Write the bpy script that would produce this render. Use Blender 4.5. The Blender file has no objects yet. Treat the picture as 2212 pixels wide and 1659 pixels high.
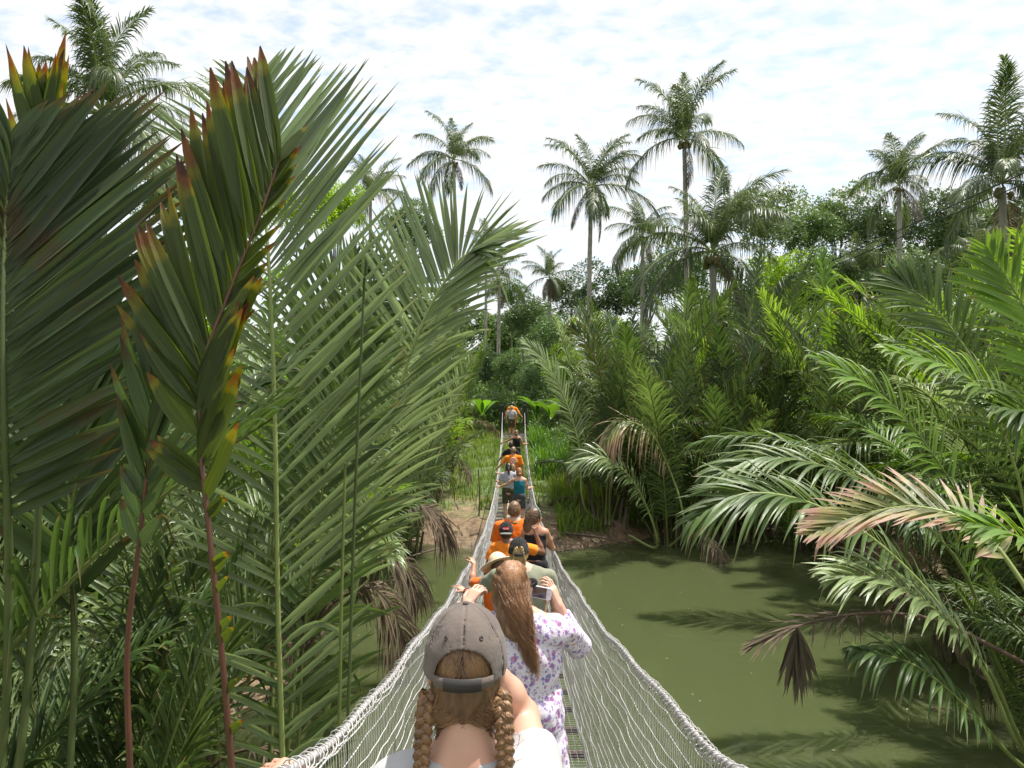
import bpy, math, random
import numpy as np
from mathutils import Vector, Matrix, Euler
R = math.radians
S = bpy.context.scene
COL = S.collection

# ---------------------------------------------------------------- camera
CAMZ = 4.6
F = 1600.0                                   # focal length in 2212-wide picture units
cd = bpy.data.cameras.new('camera'); cam = bpy.data.objects.new('camera', cd); COL.objects.link(cam)
cam.location = (0, 0, CAMZ); cam.rotation_euler = (R(90), 0, 0)
cd.sensor_width = 36; cd.lens = 36*F/2212; cd.clip_start = .05; cd.clip_end = 4000
S.camera = cam
S.render.resolution_x = 1024; S.render.resolution_y = 768

# ---------------------------------------------------------------- sky, sun, exposure
SUN_EL = 70; SUN_AZ = 68                     # azimuth from +Y clockwise: high, ahead of the camera and a little right
w = bpy.data.worlds.new('World'); S.world = w; w.use_nodes = True
nt = w.node_tree; nt.nodes.clear()
def wn(t, **k):
    n = nt.nodes.new(t)
    for a, b in k.items(): setattr(n, a, b)
    return n
sky = wn('ShaderNodeTexSky', sky_type='NISHITA'); sky.sun_disc = False
sky.sun_elevation = R(SUN_EL); sky.sun_rotation = R(SUN_AZ); sky.air_density = 1.0; sky.dust_density = 1.5
tc = wn('ShaderNodeTexCoord'); sep = wn('ShaderNodeSeparateXYZ'); nt.links.new(tc.outputs['Generated'], sep.inputs[0])
zz = wn('ShaderNodeMath', operation='MAXIMUM'); nt.links.new(sep.outputs[2], zz.inputs[0]); zz.inputs[1].default_value = 0
za = wn('ShaderNodeMath', operation='ADD'); nt.links.new(zz.outputs[0], za.inputs[0]); za.inputs[1].default_value = .12
dx = wn('ShaderNodeMath', operation='DIVIDE'); nt.links.new(sep.outputs[0], dx.inputs[0]); nt.links.new(za.outputs[0], dx.inputs[1])
dy = wn('ShaderNodeMath', operation='DIVIDE'); nt.links.new(sep.outputs[1], dy.inputs[0]); nt.links.new(za.outputs[0], dy.inputs[1])
cb = wn('ShaderNodeCombineXYZ'); nt.links.new(dx.outputs[0], cb.inputs[0]); nt.links.new(dy.outputs[0], cb.inputs[1])
mp = wn('ShaderNodeMapping'); nt.links.new(cb.outputs[0], mp.inputs[0]); mp.inputs['Rotation'].default_value = (0, 0, .5)
mp.inputs['Scale'].default_value = (.95, 1.2, 1)
n1 = wn('ShaderNodeTexNoise'); n1.inputs['Scale'].default_value = 11; n1.inputs['Detail'].default_value = 6; n1.inputs['Roughness'].default_value = .55
n2 = wn('ShaderNodeTexNoise'); n2.inputs['Scale'].default_value = 1.1; n2.inputs['Detail'].default_value = 3
for n in (n1, n2): nt.links.new(mp.outputs[0], n.inputs['Vector'])
mx = wn('ShaderNodeMath', operation='MULTIPLY_ADD'); nt.links.new(n2.outputs[0], mx.inputs[0]); mx.inputs[1].default_value = .55; nt.links.new(n1.outputs[0], mx.inputs[2])
rp = wn('ShaderNodeValToRGB'); nt.links.new(mx.outputs[0], rp.inputs[0])
rp.color_ramp.elements[0].position = .585; rp.color_ramp.elements[0].color = (.40, .40, .40, 1)
rp.color_ramp.elements[1].position = .80; rp.color_ramp.elements[1].color = (1, 1, 1, 1)
bs = wn('ShaderNodeBackground'); nt.links.new(sky.outputs[0], bs.inputs[0]); bs.inputs[1].default_value = .15
bc = wn('ShaderNodeBackground'); bc.inputs[1].default_value = .61
n3 = wn('ShaderNodeTexNoise'); n3.inputs['Scale'].default_value = 15; n3.inputs['Detail'].default_value = 5; nt.links.new(mp.outputs[0], n3.inputs['Vector'])
rc = wn('ShaderNodeValToRGB'); nt.links.new(n3.outputs[0], rc.inputs[0])
rc.color_ramp.elements[0].position = .36; rc.color_ramp.elements[0].color = (.87, .91, .955, 1); rc.color_ramp.elements[1].position = .60; rc.color_ramp.elements[1].color = (1, 1, 1, 1); nt.links.new(rc.outputs[0], bc.inputs[0])
ms = wn('ShaderNodeMixShader'); nt.links.new(rp.outputs[0], ms.inputs[0]); nt.links.new(bs.outputs[0], ms.inputs[1]); nt.links.new(bc.outputs[0], ms.inputs[2])
wo = wn('ShaderNodeOutputWorld'); nt.links.new(ms.outputs[0], wo.inputs[0])
ld = bpy.data.lights.new('sun', 'SUN'); ld.energy = 4.2; ld.angle = R(.6); ld.color = (1, .96, .89)
sun = bpy.data.objects.new('sun', ld); COL.objects.link(sun)
_el, _az = R(SUN_EL), R(SUN_AZ)
sd = Vector((math.sin(_az)*math.cos(_el), math.cos(_az)*math.cos(_el), math.sin(_el)))
sun.rotation_euler = sd.to_track_quat('Z', 'Y').to_euler(); sun.location = (0, 0, 60)
S.view_settings.view_transform = 'Standard'; S.view_settings.look = 'None'
S.view_settings.exposure = .86; S.view_settings.gamma = 1

# ---------------------------------------------------------------- helpers
def P(x, y, Y):
    "point at distance Y seen at picture position (x, y)"
    return np.array([(x-1106)/F*Y, Y, CAMZ+(829.5-y)/F*Y])
def tag(o, label=None, cat=None, group=None, kind=None):
    if label: o['label'] = label
    if cat: o['category'] = cat
    if group: o['group'] = group
    if kind: o['kind'] = kind
    return o
def empty(name, loc=(0, 0, 0), rz=0):
    o = bpy.data.objects.new(name, None); COL.objects.link(o); o.location = [float(v) for v in loc]; o.rotation_euler = (0, 0, rz)
    o.empty_display_size = .2
    return o
def meshdata(name, V, faces, mats=(), midx=None, smooth=True, attrs=None):
    "faces: list of int arrays (n,3) or (n,4); midx: list of arrays or ints"
    me = bpy.data.meshes.new(name)
    V = np.ascontiguousarray(V, dtype=np.float32)
    me.vertices.add(len(V)); me.vertices.foreach_set('co', V.ravel())
    faces = [np.asarray(f, dtype=np.int32) for f in faces if len(f)]
    nl = sum(f.size for f in faces); nf = sum(len(f) for f in faces)
    me.loops.add(nl); me.polygons.add(nf)
    me.loops.foreach_set('vertex_index', np.concatenate([f.ravel() for f in faces]))
    st = np.concatenate([np.full(len(f), f.shape[1]) for f in faces]); st = np.concatenate([[0], np.cumsum(st)[:-1]])
    me.polygons.foreach_set('loop_start', st.astype(np.int32))
    if midx is not None: me.polygons.foreach_set('material_index', np.asarray(midx, dtype=np.int32))
    me.update(calc_edges=True)
    me.polygons.foreach_set('use_smooth', np.full(nf, bool(smooth)))
    for m in mats: me.materials.append(m)
    if attrs:
        for k, a in attrs.items():
            at = me.attributes.new(k, 'FLOAT', 'POINT'); at.data.foreach_set('value', np.asarray(a, dtype=np.float32))
    me.validate()
    return me
def link(name, me, parent=None, loc=None):
    o = bpy.data.objects.new(name, me); COL.objects.link(o)
    if parent is not None: o.parent = parent
    if loc is not None: o.location = [float(v) for v in loc]
    return o
class MB:
    "collects quads/tris into one mesh"
    def __init__(s): s.V = []; s.Q = []; s.T = []; s.A = []; s.n = 0
    def add(s, V, Q=None, T=None, a=None):
        V = np.asarray(V, dtype=np.float64)
        if Q is not None and len(Q): s.Q.append(np.asarray(Q)+s.n)
        if T is not None and len(T): s.T.append(np.asarray(T)+s.n)
        s.V.append(V); s.A.append(np.zeros(len(V)) if a is None else np.asarray(a)); s.n += len(V)
    def tube(s, pts, rad, k=6, cap=True, a=None):
        p = np.asarray(pts, float); m = len(p); r = np.broadcast_to(np.asarray(rad, float), (m,))
        T = np.gradient(p, axis=0); T /= np.linalg.norm(T, axis=1)[:, None]+1e-9
        up = np.array([0, 0, 1.]) if abs(T[:, 2]).mean() < .9 else np.array([1., 0, 0])
        A = np.cross(T, up); A /= np.linalg.norm(A, axis=1)[:, None]+1e-9
        B = np.cross(T, A)
        th = np.arange(k)/k*2*np.pi
        V = p[:, None]+r[:, None, None]*(A[:, None]*np.cos(th)[None, :, None]+B[:, None]*np.sin(th)[None, :, None])
        V = V.reshape(-1, 3)
        i = np.arange(m-1)[:, None]*k; j = np.arange(k)[None]; j2 = (j+1) % k
        Q = np.stack([i+j, i+j2, i+k+j2, i+k+j], -1).reshape(-1, 4)
        aa = None if a is None else np.repeat(np.broadcast_to(a, (m,)), k)
        T3 = []
        if cap:
            for q in range(1, k-1):
                T3.append((0, q, q+1)); T3.append(((m-1)*k, (m-1)*k+q+1, (m-1)*k+q))
        s.add(V, Q, T3, aa)
    def box(s, c, d, rot=None):
        c = np.asarray(c, float); d = np.asarray(d, float)/2
        v = np.array([(x, y, z) for x in (-1, 1) for y in (-1, 1) for z in (-1, 1)])*d
        if rot is not None: v = v@np.asarray(rot).T
        s.add(v+c, [(0, 1, 3, 2), (4, 6, 7, 5), (0, 4, 5, 1), (2, 3, 7, 6), (0, 2, 6, 4), (1, 5, 7, 3)])
    def ell(s, c, r, nu=10, nv=7):
        c = np.asarray(c, float); V = []; 
        for i in range(nv+1):
            ph = math.pi*i/nv
            for j in range(nu):
                th = 2*math.pi*j/nu
                V.append((math.sin(ph)*math.cos(th)*r[0], math.sin(ph)*math.sin(th)*r[1], math.cos(ph)*r[2]))
        Q = [(i*nu+j, (i+1)*nu+j, (i+1)*nu+(j+1) % nu, i*nu+(j+1) % nu) for i in range(nv) for j in range(nu)]
        s.add(np.array(V)+c, Q)
    def data(s, name, mats, smooth=True, attr=None):
        V = np.concatenate(s.V); fs = []
        if s.Q: fs.append(np.concatenate(s.Q))
        if s.T: fs.append(np.concatenate(s.T))
        return meshdata(name, V, fs, mats, None, smooth, {attr: np.concatenate(s.A)} if attr else None)
def spline(pts, n):
    "smooth curve through pts (Hermite, tangents weighted by chord length), equal samples per span"
    p = np.asarray(pts, float); m = len(p)-1; h = np.linalg.norm(np.diff(p, axis=0), axis=1)+1e-9; d = np.diff(p, axis=0)/h[:, None]
    T = np.empty_like(p); T[0] = d[0]; T[-1] = d[-1]
    if m > 1: T[1:-1] = (d[:-1]*h[1:, None]+d[1:]*h[:-1, None])/(h[1:]+h[:-1])[:, None]
    u = np.linspace(0, m-1e-6, n); i = u.astype(int); f = (u-i)[:, None]; hh = h[i][:, None]
    return (2*f**3-3*f**2+1)*p[i]+(f**3-2*f**2+f)*hh*T[i]+(3*f**2-2*f**3)*p[i+1]+(f**3-f**2)*hh*T[i+1]

# ---------------------------------------------------------------- materials
def newmat(name):
    m = bpy.data.materials.new(name); m.use_nodes = True; t = m.node_tree
    return m, t, t.nodes['Principled BSDF'], t.nodes['Material Output']
def N(t, ty, **k):
    n = t.nodes.new(ty)
    for a, b in k.items(): setattr(n, a, b)
    return n
def L(t, a, b): t.links.new(a, b)
def noise(t, sc, det=4, rough=.55, vec=None, coord='Object', stretch=None):
    c = N(t, 'ShaderNodeTexCoord'); v = c.outputs[coord]
    if stretch:
        mpn = N(t, 'ShaderNodeMapping'); L(t, v, mpn.inputs[0]); mpn.inputs['Scale'].default_value = stretch; v = mpn.outputs[0]
    n = N(t, 'ShaderNodeTexNoise'); n.inputs['Scale'].default_value = sc; n.inputs['Detail'].default_value = det; n.inputs['Roughness'].default_value = rough
    L(t, v, n.inputs['Vector']); return n
def ramp(t, src, stops):
    r = N(t, 'ShaderNodeValToRGB'); L(t, src, r.inputs[0]); e = r.color_ramp.elements
    while len(e) < len(stops): e.new(.5)
    for q, (p_, c) in zip(e, stops): q.position = p_; q.color = (*c, 1) if len(c) == 3 else c
    return r
def mixc(t, f, a, b, mode='MIX'):
    m = N(t, 'ShaderNodeMix', data_type='RGBA', blend_type=mode)
    for s, v in ((m.inputs[0], f), (m.inputs[6], a), (m.inputs[7], b)):
        if hasattr(v, 'links'): L(t, v, s)
        else: s.default_value = v if not isinstance(v, tuple) else ((*v, 1) if len(v) == 3 else v)
    return m.outputs[2]
def bump(t, bsdf, src, dist, strength=.5):
    b = N(t, 'ShaderNodeBump'); b.inputs['Distance'].default_value = dist; b.inputs['Strength'].default_value = strength
    L(t, src, b.inputs['Height']); L(t, b.outputs[0], bsdf.inputs['Normal'])
def simple(name, c1, c2=None, sc=8, rough=.6, bd=0, bsc=None, spec=.4, metal=0, stretch=None):
    m, t, b, o = newmat(name)
    c2 = c2 or tuple(v*.75 for v in c1)
    n = noise(t, sc, stretch=stretch); L(t, ramp(t, n.outputs[0], [(.3, c1), (.7, c2)]).outputs[0], b.inputs['Base Color'])
    b.inputs['Roughness'].default_value = rough; b.inputs['Specular IOR Level'].default_value = spec; b.inputs['Metallic'].default_value = metal
    if bd: bump(t, b, noise(t, bsc or sc*3, stretch=stretch).outputs[0], bd)
    return m
def leafmat(name, c1, c2, tip=None, transl=.3, rough=.42, tiprange=(.75, 1), spec=.45, tcol=None, nsc=2.5):
    m, t, b, o = newmat(name)
    oi = N(t, 'ShaderNodeObjectInfo'); n = noise(t, nsc, 3)
    add = N(t, 'ShaderNodeMath', operation='ADD'); L(t, oi.outputs['Random'], add.inputs[0]); L(t, n.outputs[0], add.inputs[1])
    mul = N(t, 'ShaderNodeMath', operation='MULTIPLY'); L(t, add.outputs[0], mul.inputs[0]); mul.inputs[1].default_value = .5
    col = ramp(t, mul.outputs[0], [(.2, c1), (.8, c2)]).outputs[0]
    # fine veins along the blade come from the vein attribute
    at2 = N(t, 'ShaderNodeAttribute', attribute_name='leafrand')
    hv = N(t, 'ShaderNodeHueSaturation'); L(t, col, hv.inputs['Color'])
    mr = N(t, 'ShaderNodeMapRange'); L(t, at2.outputs['Fac'], mr.inputs[0]); mr.inputs[3].default_value = .65; mr.inputs[4].default_value = 1.35
    L(t, mr.outputs[0], hv.inputs['Value']); col = hv.outputs[0]
    # pleats and fibres running along the blade
    ac = N(t, 'ShaderNodeAttribute', attribute_name='across'); al = N(t, 'ShaderNodeAttribute', attribute_name='along')
    k1 = N(t, 'ShaderNodeMath', operation='MULTIPLY'); L(t, ac.outputs['Fac'], k1.inputs[0]); k1.inputs[1].default_value = 5.5
    k2 = N(t, 'ShaderNodeMath', operation='MULTIPLY'); L(t, at2.outputs['Fac'], k2.inputs[0]); k2.inputs[1].default_value = 37
    cv = N(t, 'ShaderNodeCombineXYZ'); L(t, k1.outputs[0], cv.inputs[0]); L(t, al.outputs['Fac'], cv.inputs[1]); L(t, k2.outputs[0], cv.inputs[2])
    fn = N(t, 'ShaderNodeTexNoise'); fn.inputs['Scale'].default_value = 1.6; fn.inputs['Detail'].default_value = 4; L(t, cv.outputs[0], fn.inputs['Vector'])
    fm = N(t, 'ShaderNodeMapRange'); L(t, fn.outputs[0], fm.inputs[0]); fm.inputs[1].default_value = .3; fm.inputs[2].default_value = .7; fm.inputs[3].default_value = .72; fm.inputs[4].default_value = 1.3
    fh = N(t, 'ShaderNodeHueSaturation'); L(t, col, fh.inputs['Color']); L(t, fm.outputs[0], fh.inputs['Value']); col = fh.outputs[0]
    bmp = N(t, 'ShaderNodeBump'); bmp.inputs['Distance'].default_value = .004; bmp.inputs['Strength'].default_value = .6; L(t, fn.outputs[0], bmp.inputs['Height']); L(t, bmp.outputs[0], b.inputs['Normal'])
    if tip:
        at = N(t, 'ShaderNodeAttribute', attribute_name='along')
        nn = noise(t, 9, 3)
        ad = N(t, 'ShaderNodeMath', operation='MULTIPLY_ADD'); L(t, nn.outputs[0], ad.inputs[0]); ad.inputs[1].default_value = .35; L(t, at.outputs['Fac'], ad.inputs[2])
        ad2 = N(t, 'ShaderNodeMath', operation='MULTIPLY_ADD'); L(t, at2.outputs['Fac'], ad2.inputs[0]); ad2.inputs[1].default_value = .18; L(t, ad.outputs[0], ad2.inputs[2])
        tl = tip if isinstance(tip, list) else [tip]
        span = (tiprange[1]-tiprange[0])/len(tl); lo = tiprange[0]+.26
        st = [(lo, (0, 0, 0))]
        for q, tcx in enumerate(tl):
            r = N(t, 'ShaderNodeMapRange'); L(t, ad2.outputs[0], r.inputs[0])
            r.inputs[1].default_value = lo+q*span; r.inputs[2].default_value = lo+(q+.6)*span
            col = mixc(t, r.outputs[0], col, tcx)
    L(t, col, b.inputs['Base Color']); b.inputs['Roughness'].default_value = rough; b.inputs['Specular IOR Level'].default_value = spec
    tr = N(t, 'ShaderNodeBsdfTranslucent')
    hs = N(t, 'ShaderNodeHueSaturation'); L(t, col, hs.inputs['Color']); hs.inputs['Value'].default_value = 2.0; hs.inputs['Saturation'].default_value = 1.15; hs.inputs['Hue'].default_value = .485
    L(t, hs.outputs[0], tr.inputs[0])
    mixs = N(t, 'ShaderNodeMixShader'); mixs.inputs[0].default_value = transl
    L(t, b.outputs[0], mixs.inputs[1]); L(t, tr.outputs[0], mixs.inputs[2]); L(t, mixs.outputs[0], o.inputs[0])
    return m
M = {}
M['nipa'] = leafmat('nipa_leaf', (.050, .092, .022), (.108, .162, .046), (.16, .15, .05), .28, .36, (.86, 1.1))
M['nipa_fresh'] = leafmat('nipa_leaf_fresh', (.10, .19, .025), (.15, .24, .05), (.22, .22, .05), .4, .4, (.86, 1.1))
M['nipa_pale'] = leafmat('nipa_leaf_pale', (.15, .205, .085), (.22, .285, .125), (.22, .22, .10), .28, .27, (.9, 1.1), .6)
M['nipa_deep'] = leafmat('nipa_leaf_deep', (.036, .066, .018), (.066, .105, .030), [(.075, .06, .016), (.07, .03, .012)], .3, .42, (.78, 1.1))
M['nipa_yellow'] = leafmat('nipa_leaf_yellowing', (.05, .075, .012), (.085, .12, .018), [(.17, .16, .015), (.16, .07, .015), (.06, .025, .015)], .5, .45, (.74, 1.06))
M['nipa_blotch'] = leafmat('nipa_leaf_blotched', (.040, .066, .022), (.07, .10, .034), [(.085, .075, .018), (.09, .035, .012)], .3, .42, (.80, 1.1))
_t = M['nipa_blotch'].node_tree; _b = _t.nodes['Principled BSDF']; _src = _b.inputs['Base Color'].links[0].from_socket; _n = noise(_t, 1.7, 5, .6)
_r = ramp(_t, _n.outputs[0], [(.54, (0, 0, 0)), (.66, (.8, .8, .8))]); L(_t, mixc(_t, _r.outputs[0], _src, (.10, .035, .012)), _b.inputs['Base Color'])
M['nipa_dead'] = leafmat('nipa_leaf_dead', (.17, .13, .09), (.10, .075, .055), (.27, .21, .15), .2, .7, (.6, 1.1), .2)
M['nipa_pink'] = leafmat('nipa_leaf_drying', (.13, .16, .05), (.20, .20, .07), [(.34, .30, .14), (.42, .27, .20)], .35, .38, (.35, .85))
M['coco'] = leafmat('coconut_leaf', (.055, .085, .030), (.10, .135, .055), (.17, .15, .07), .3, .38, (.85, 1.1))
M['coco_dead'] = leafmat('coconut_leaf_dead', (.09, .075, .05), (.15, .12, .08), None, .15, .7)
M['rib'] = simple('midrib_green', (.16, .20, .05), (.10, .13, .035), 3, .45)
M['rib_pale'] = simple('midrib_pale', (.30, .36, .12), (.22, .27, .08), 3, .45)
M['rib_red'] = simple('midrib_reddish', (.12, .045, .026), (.07, .032, .02), 5, .4)
M['rib_brown'] = simple('midrib_brown', (.13, .085, .055), (.08, .05, .035), 5, .7)
M['rib_dark'] = simple('stem_dark_green', (.085, .115, .035), (.05, .07, .02), 4, .4)
M['tree1'] = leafmat('broad_leaf_dark', (.035, .07, .02), (.075, .12, .035), None, .25, .4, nsc=.5)
M['tree2'] = leafmat('broad_leaf_mid', (.06, .115, .03), (.11, .17, .05), None, .3, .45, nsc=.5)
M['tree3'] = leafmat('broad_leaf_bright', (.13, .24, .02), (.20, .31, .04), None, .4, .45, nsc=.5)
M['grass'] = leafmat('grass_blade', (.12, .20, .03), (.17, .24, .05), (.26, .25, .08), .35, .5, (.8, 1.2), nsc=1)
M['weed'] = leafmat('weed_leaf', (.07, .16, .025), (.12, .22, .04), None, .35, .45, nsc=1)
M['bark'] = simple('palm_bark', (.36, .33, .28), (.22, .20, .17), 3, .85, .02, 14)
M['bark2'] = simple('tree_bark', (.20, .17, .13), (.12, .10, .08), 4, .85, .02, 14)
M['coconut'] = simple('coconut_husk', (.13, .15, .04), (.17, .11, .04), 6, .5)
M['stick'] = simple('dead_stick', (.16, .12, .09), (.10, .075, .055), 9, .8)

# ground
def ground_mat():
    m, t, b, o = newmat('ground')
    g = N(t, 'ShaderNodeNewGeometry'); s = N(t, 'ShaderNodeSeparateXYZ'); L(t, g.outputs['Position'], s.inputs[0])
    n = noise(t, .8, 6); n3 = noise(t, 4, 8, .65)
    a = N(t, 'ShaderNodeMath', operation='MULTIPLY_ADD'); L(t, n.outputs[0], a.inputs[0]); a.inputs[1].default_value = .9; L(t, s.outputs[2], a.inputs[2])
    gm = ramp(t, a.outputs[0], [(.0, (0, 0, 0)), (1, (1, 1, 1))])
    mr = N(t, 'ShaderNodeMapRange'); L(t, a.outputs[0], mr.inputs[0]); mr.inputs[1].default_value = 1.0; mr.inputs[2].default_value = 1.35
    mud = ramp(t, n3.outputs[0], [(.3, (.085, .055, .03)), (.5, (.20, .135, .075)), (.75, (.30, .21, .125))])
    gr = ramp(t, n3.outputs[0], [(.3, (.05, .08, .02)), (.6, (.10, .15, .035)), (.8, (.17, .15, .07))])
    L(t, mixc(t, mr.outputs[0], mud.outputs[0], gr.outputs[0]), b.inputs['Base Color'])
    wr = N(t, 'ShaderNodeMapRange'); L(t, s.outputs[2], wr.inputs[0]); wr.inputs[1].default_value = .05; wr.inputs[2].default_value = .5; wr.inputs[3].default_value = .3; wr.inputs[4].default_value = .85
    L(t, wr.outputs[0], b.inputs['Roughness'])
    bump(t, b, n3.outputs[0], .12, .8)
    return m
def water_mat():
    m, t, b, o = newmat('river_water')
    n = noise(t, .25, 3, coord='Object'); n2 = noise(t, .09, 2, stretch=(1, 2.2, 1))
    mx_ = N(t, 'ShaderNodeMath', operation='ADD'); L(t, n.outputs[0], mx_.inputs[0]); L(t, n2.outputs[0], mx_.inputs[1])
    L(t, ramp(t, mx_.outputs[0], [(.3, (.042, .056, .020)), (.7, (.064, .077, .030))]).outputs[0], b.inputs['Base Color'])
    b.inputs['Roughness'].default_value = .05; b.inputs['IOR'].default_value = 1.38; b.inputs['Specular IOR Level'].default_value = .5
    b.inputs['Subsurface Weight'].default_value = .85; b.inputs['Subsurface Radius'].default_value = (.5, .6, .35); b.inputs['Subsurface Scale'].default_value = 2.2
    w1 = noise(t, 3.0, 3, .5, stretch=(1, 1.7, 1)); w2 = noise(t, 14, 2)
    ad = N(t, 'ShaderNodeMath', operation='MULTIPLY_ADD'); L(t, w2.outputs[0], ad.inputs[0]); ad.inputs[1].default_value = .15; L(t, w1.outputs[0], ad.inputs[2])
    bump(t, b, ad.outputs[0], .03, .22)
    return m
M['ground'] = ground_mat(); M['water'] = water_mat()

# ---------------------------------------------------------------- terrain
def vnoise(x, y, seed=0):
    "cheap smooth value noise"
    xi = np.floor(x).astype(int); yi = np.floor(y).astype(int); fx = x-xi; fy = y-yi
    fx = fx*fx*(3-2*fx); fy = fy*fy*(3-2*fy)
    def h(a, b):
        k = np.sin(a*127.1+b*311.7+seed*74.7)*43758.5453
        return k-np.floor(k)
    return (h(xi, yi)*(1-fx)+h(xi+1, yi)*fx)*(1-fy)+(h(xi, yi+1)*(1-fx)+h(xi+1, yi+1)*fx)*fy
def terrain(x, y):
    x = np.asarray(x, float); y = np.asarray(y, float)
    yb = 20.6+1.5*np.clip((x-2.2)/2.5, 0, 1)+1.6*(vnoise(x/3.0, x*0+2)-.5)+np.where(x < 0, 0.0, .0)
    xl = -2.9-.07*np.clip(y, 0, 20)+1.2*(vnoise(y/3.0, y*0+7)-.5)
    xr = 5.6+.19*np.clip(y-3, 0, 30)+1.2*(vnoise(y/3.0, y*0+11)-.5)
    d = np.minimum(np.minimum(yb-y, x-xl), xr-x)
    d = np.minimum(d, y+3.0)
    land = -d
    h = np.where(land < 0, -.25+.22*np.maximum(land, -4), 0)
    h = np.where(land >= 0, -.25+.75*(1-np.exp(-np.maximum(land, 0)/1.0))+.085*np.minimum(np.maximum(land, 0), 14), h)
    far = np.maximum(y-42, 0); h = h+np.where(land > 0, .10*np.minimum(far, 90), 0)
    hr = np.maximum(x-16, 0); h = h+np.where(land > 0, .16*np.minimum(hr, 50)*np.clip((y-15)/25, 0, 1), 0)
    h = h+(vnoise(x*.9, y*.9, 3)-.5)*.28*np.clip(land/2+.5, 0, 1)+(vnoise(x*2.7, y*2.7, 5)-.5)*.12*np.clip(land+.5, 0, 1)
    return h
xs = np.concatenate([[-1500, -600, -250], np.linspace(-120, -16, 40), np.linspace(-15.5, 20, 170), np.linspace(21, 120, 45), [250, 600, 1500]])
ys = np.concatenate([[-600, -150, -60], np.linspace(-30, 0, 20), np.linspace(.4, 46, 190), np.linspace(47, 180, 60), [300, 700, 1800]])
X, Y = np.meshgrid(xs, ys); Zt = terrain(X, Y)
nx, ny = len(xs), len(ys)
ii = (np.arange(ny-1)[:, None]*nx+np.arange(nx-1)[None]).ravel()
g = link('ground', meshdata('ground', np.stack([X, Y, Zt], -1).reshape(-1, 3), [np.stack([ii, ii+1, ii+nx+1, ii+nx], -1)], [M['ground']]))
tag(g, 'muddy river banks rising to grassy land', 'ground', kind='structure')
wv = np.array([(-200, -80, 0), (200, -80, 0), (200, 60, 0), (-200, 60, 0)], float)
wob = link('water', meshdata('water', wv, [np.array([[0, 1, 2, 3]])], [M['water']]))
tag(wob, 'murky olive green river water', 'water', kind='structure')
# ---------------------------------------------------------------- palm fronds
def leaflets(Rp, Nn, t0=.2, t1=1., n=50, L=1., W=.05, a0=60, a1=22, droop=.25, vee=.25, seg=5, fold=.35, seed=0, sides=(1, -1), jit=4, prof=None, wprof=None, kink=.05, gap=0):
    rng = np.random.default_rng(seed); m = len(Rp)
    T = np.gradient(Rp, axis=0); T /= np.linalg.norm(T, axis=1)[:, None]
    u = np.linspace(0, 1, m); AV = []; AQ = []; AA = []; AR = []; AC = []; off = 0
    for sd_ in sides:
        t = np.linspace(t0, t1, n)+rng.normal(0, .15/n, n); t = np.clip(t, 0, 1)
        if gap: keep = rng.random(n) > gap; t = t[keep]
        k = len(t)
        f = lambda A: np.stack([np.interp(t, u, A[:, c]) for c in range(3)], -1)
        p, Ti, Ni = f(Rp), f(T), f(Nn)
        Ti /= np.linalg.norm(Ti, axis=1)[:, None]; Ni -= (Ni*Ti).sum(1)[:, None]*Ti; Ni /= np.linalg.norm(Ni, axis=1)[:, None]
        Si = np.cross(Ti, Ni)*sd_
        q = (t-t0)/(t1-t0+1e-9)
        a = np.radians(a0+(a1-a0)*q+rng.normal(0, jit, k))
        d = Ti*np.cos(a)[:, None]+Si*np.sin(a)[:, None]+Ni*(vee+rng.normal(0, .06, k))[:, None]
        d /= np.linalg.norm(d, axis=1)[:, None]
        pf = (np.clip(.45+1.9*q, 0, 1)*np.clip(.30+2.2*(1-q), 0, 1)) if prof is None else prof(q)
        l = L*pf*(1+rng.normal(0, .05, k))
        dr = droop*(1+rng.normal(0, .35, k)); dr = np.where(rng.random(k) < kink, dr+.8*rng.random(k), dr)
        s = np.linspace(0, 1, seg+1)
        c = p[:, None]+d[:, None]*(l[:, None]*s[None])[..., None]
        c[..., 2] -= (l[:, None]*dr[:, None]*s[None]**2.2)
        # keep length by pulling inwards a little as it droops
        c -= d[:, None]*(l[:, None]*np.clip(dr, 0, 1)[:, None]*.25*s[None]**2.5)[..., None]
        tl = np.gradient(c, axis=1); tl /= np.linalg.norm(tl, axis=2)[..., None]+1e-9
        nr = Ni+rng.normal(0, .18, (k, 3)); wd = np.cross(tl, nr[:, None]); wd /= np.linalg.norm(wd, axis=2)[..., None]+1e-9
        nn = np.cross(wd, tl)
        ws = W*(np.minimum(1, .25+s*3.2)*np.clip(1-s**3.2, .02, 1)) if wprof is None else W*wprof(s)
        ws = ws[None]*(.8+.4*rng.random(k))[:, None]
        if fold:
            lft = c+wd*ws[..., None]*.5+nn*(ws*fold*.5)[..., None]; rgt = c-wd*ws[..., None]*.5+nn*(ws*fold*.5)[..., None]
            V = np.stack([lft, c, rgt], 2); cc = 3
        else:
            V = np.stack([c+wd*ws[..., None]*.5, c-wd*ws[..., None]*.5], 2); cc = 2
        V = V.reshape(-1, 3)
        bi = (np.arange(k)[:, None, None]*(seg+1)+np.arange(seg)[None, :, None])*cc+np.arange(cc-1)[None, None]+off
        AQ.append(np.stack([bi, bi+1, bi+cc+1, bi+cc], -1).reshape(-1, 4)); AV.append(V)
        AA.append(np.tile(np.repeat(s, cc), k)); AR.append(np.repeat(rng.random(k), (seg+1)*cc)); AC.append(np.tile([-1., 0, 1.] if cc == 3 else [-1., 1.], k*(seg+1))); off += len(V)
    return np.concatenate(AV), np.concatenate(AQ), np.concatenate(AA), np.concatenate(AR), np.concatenate(AC)
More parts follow.
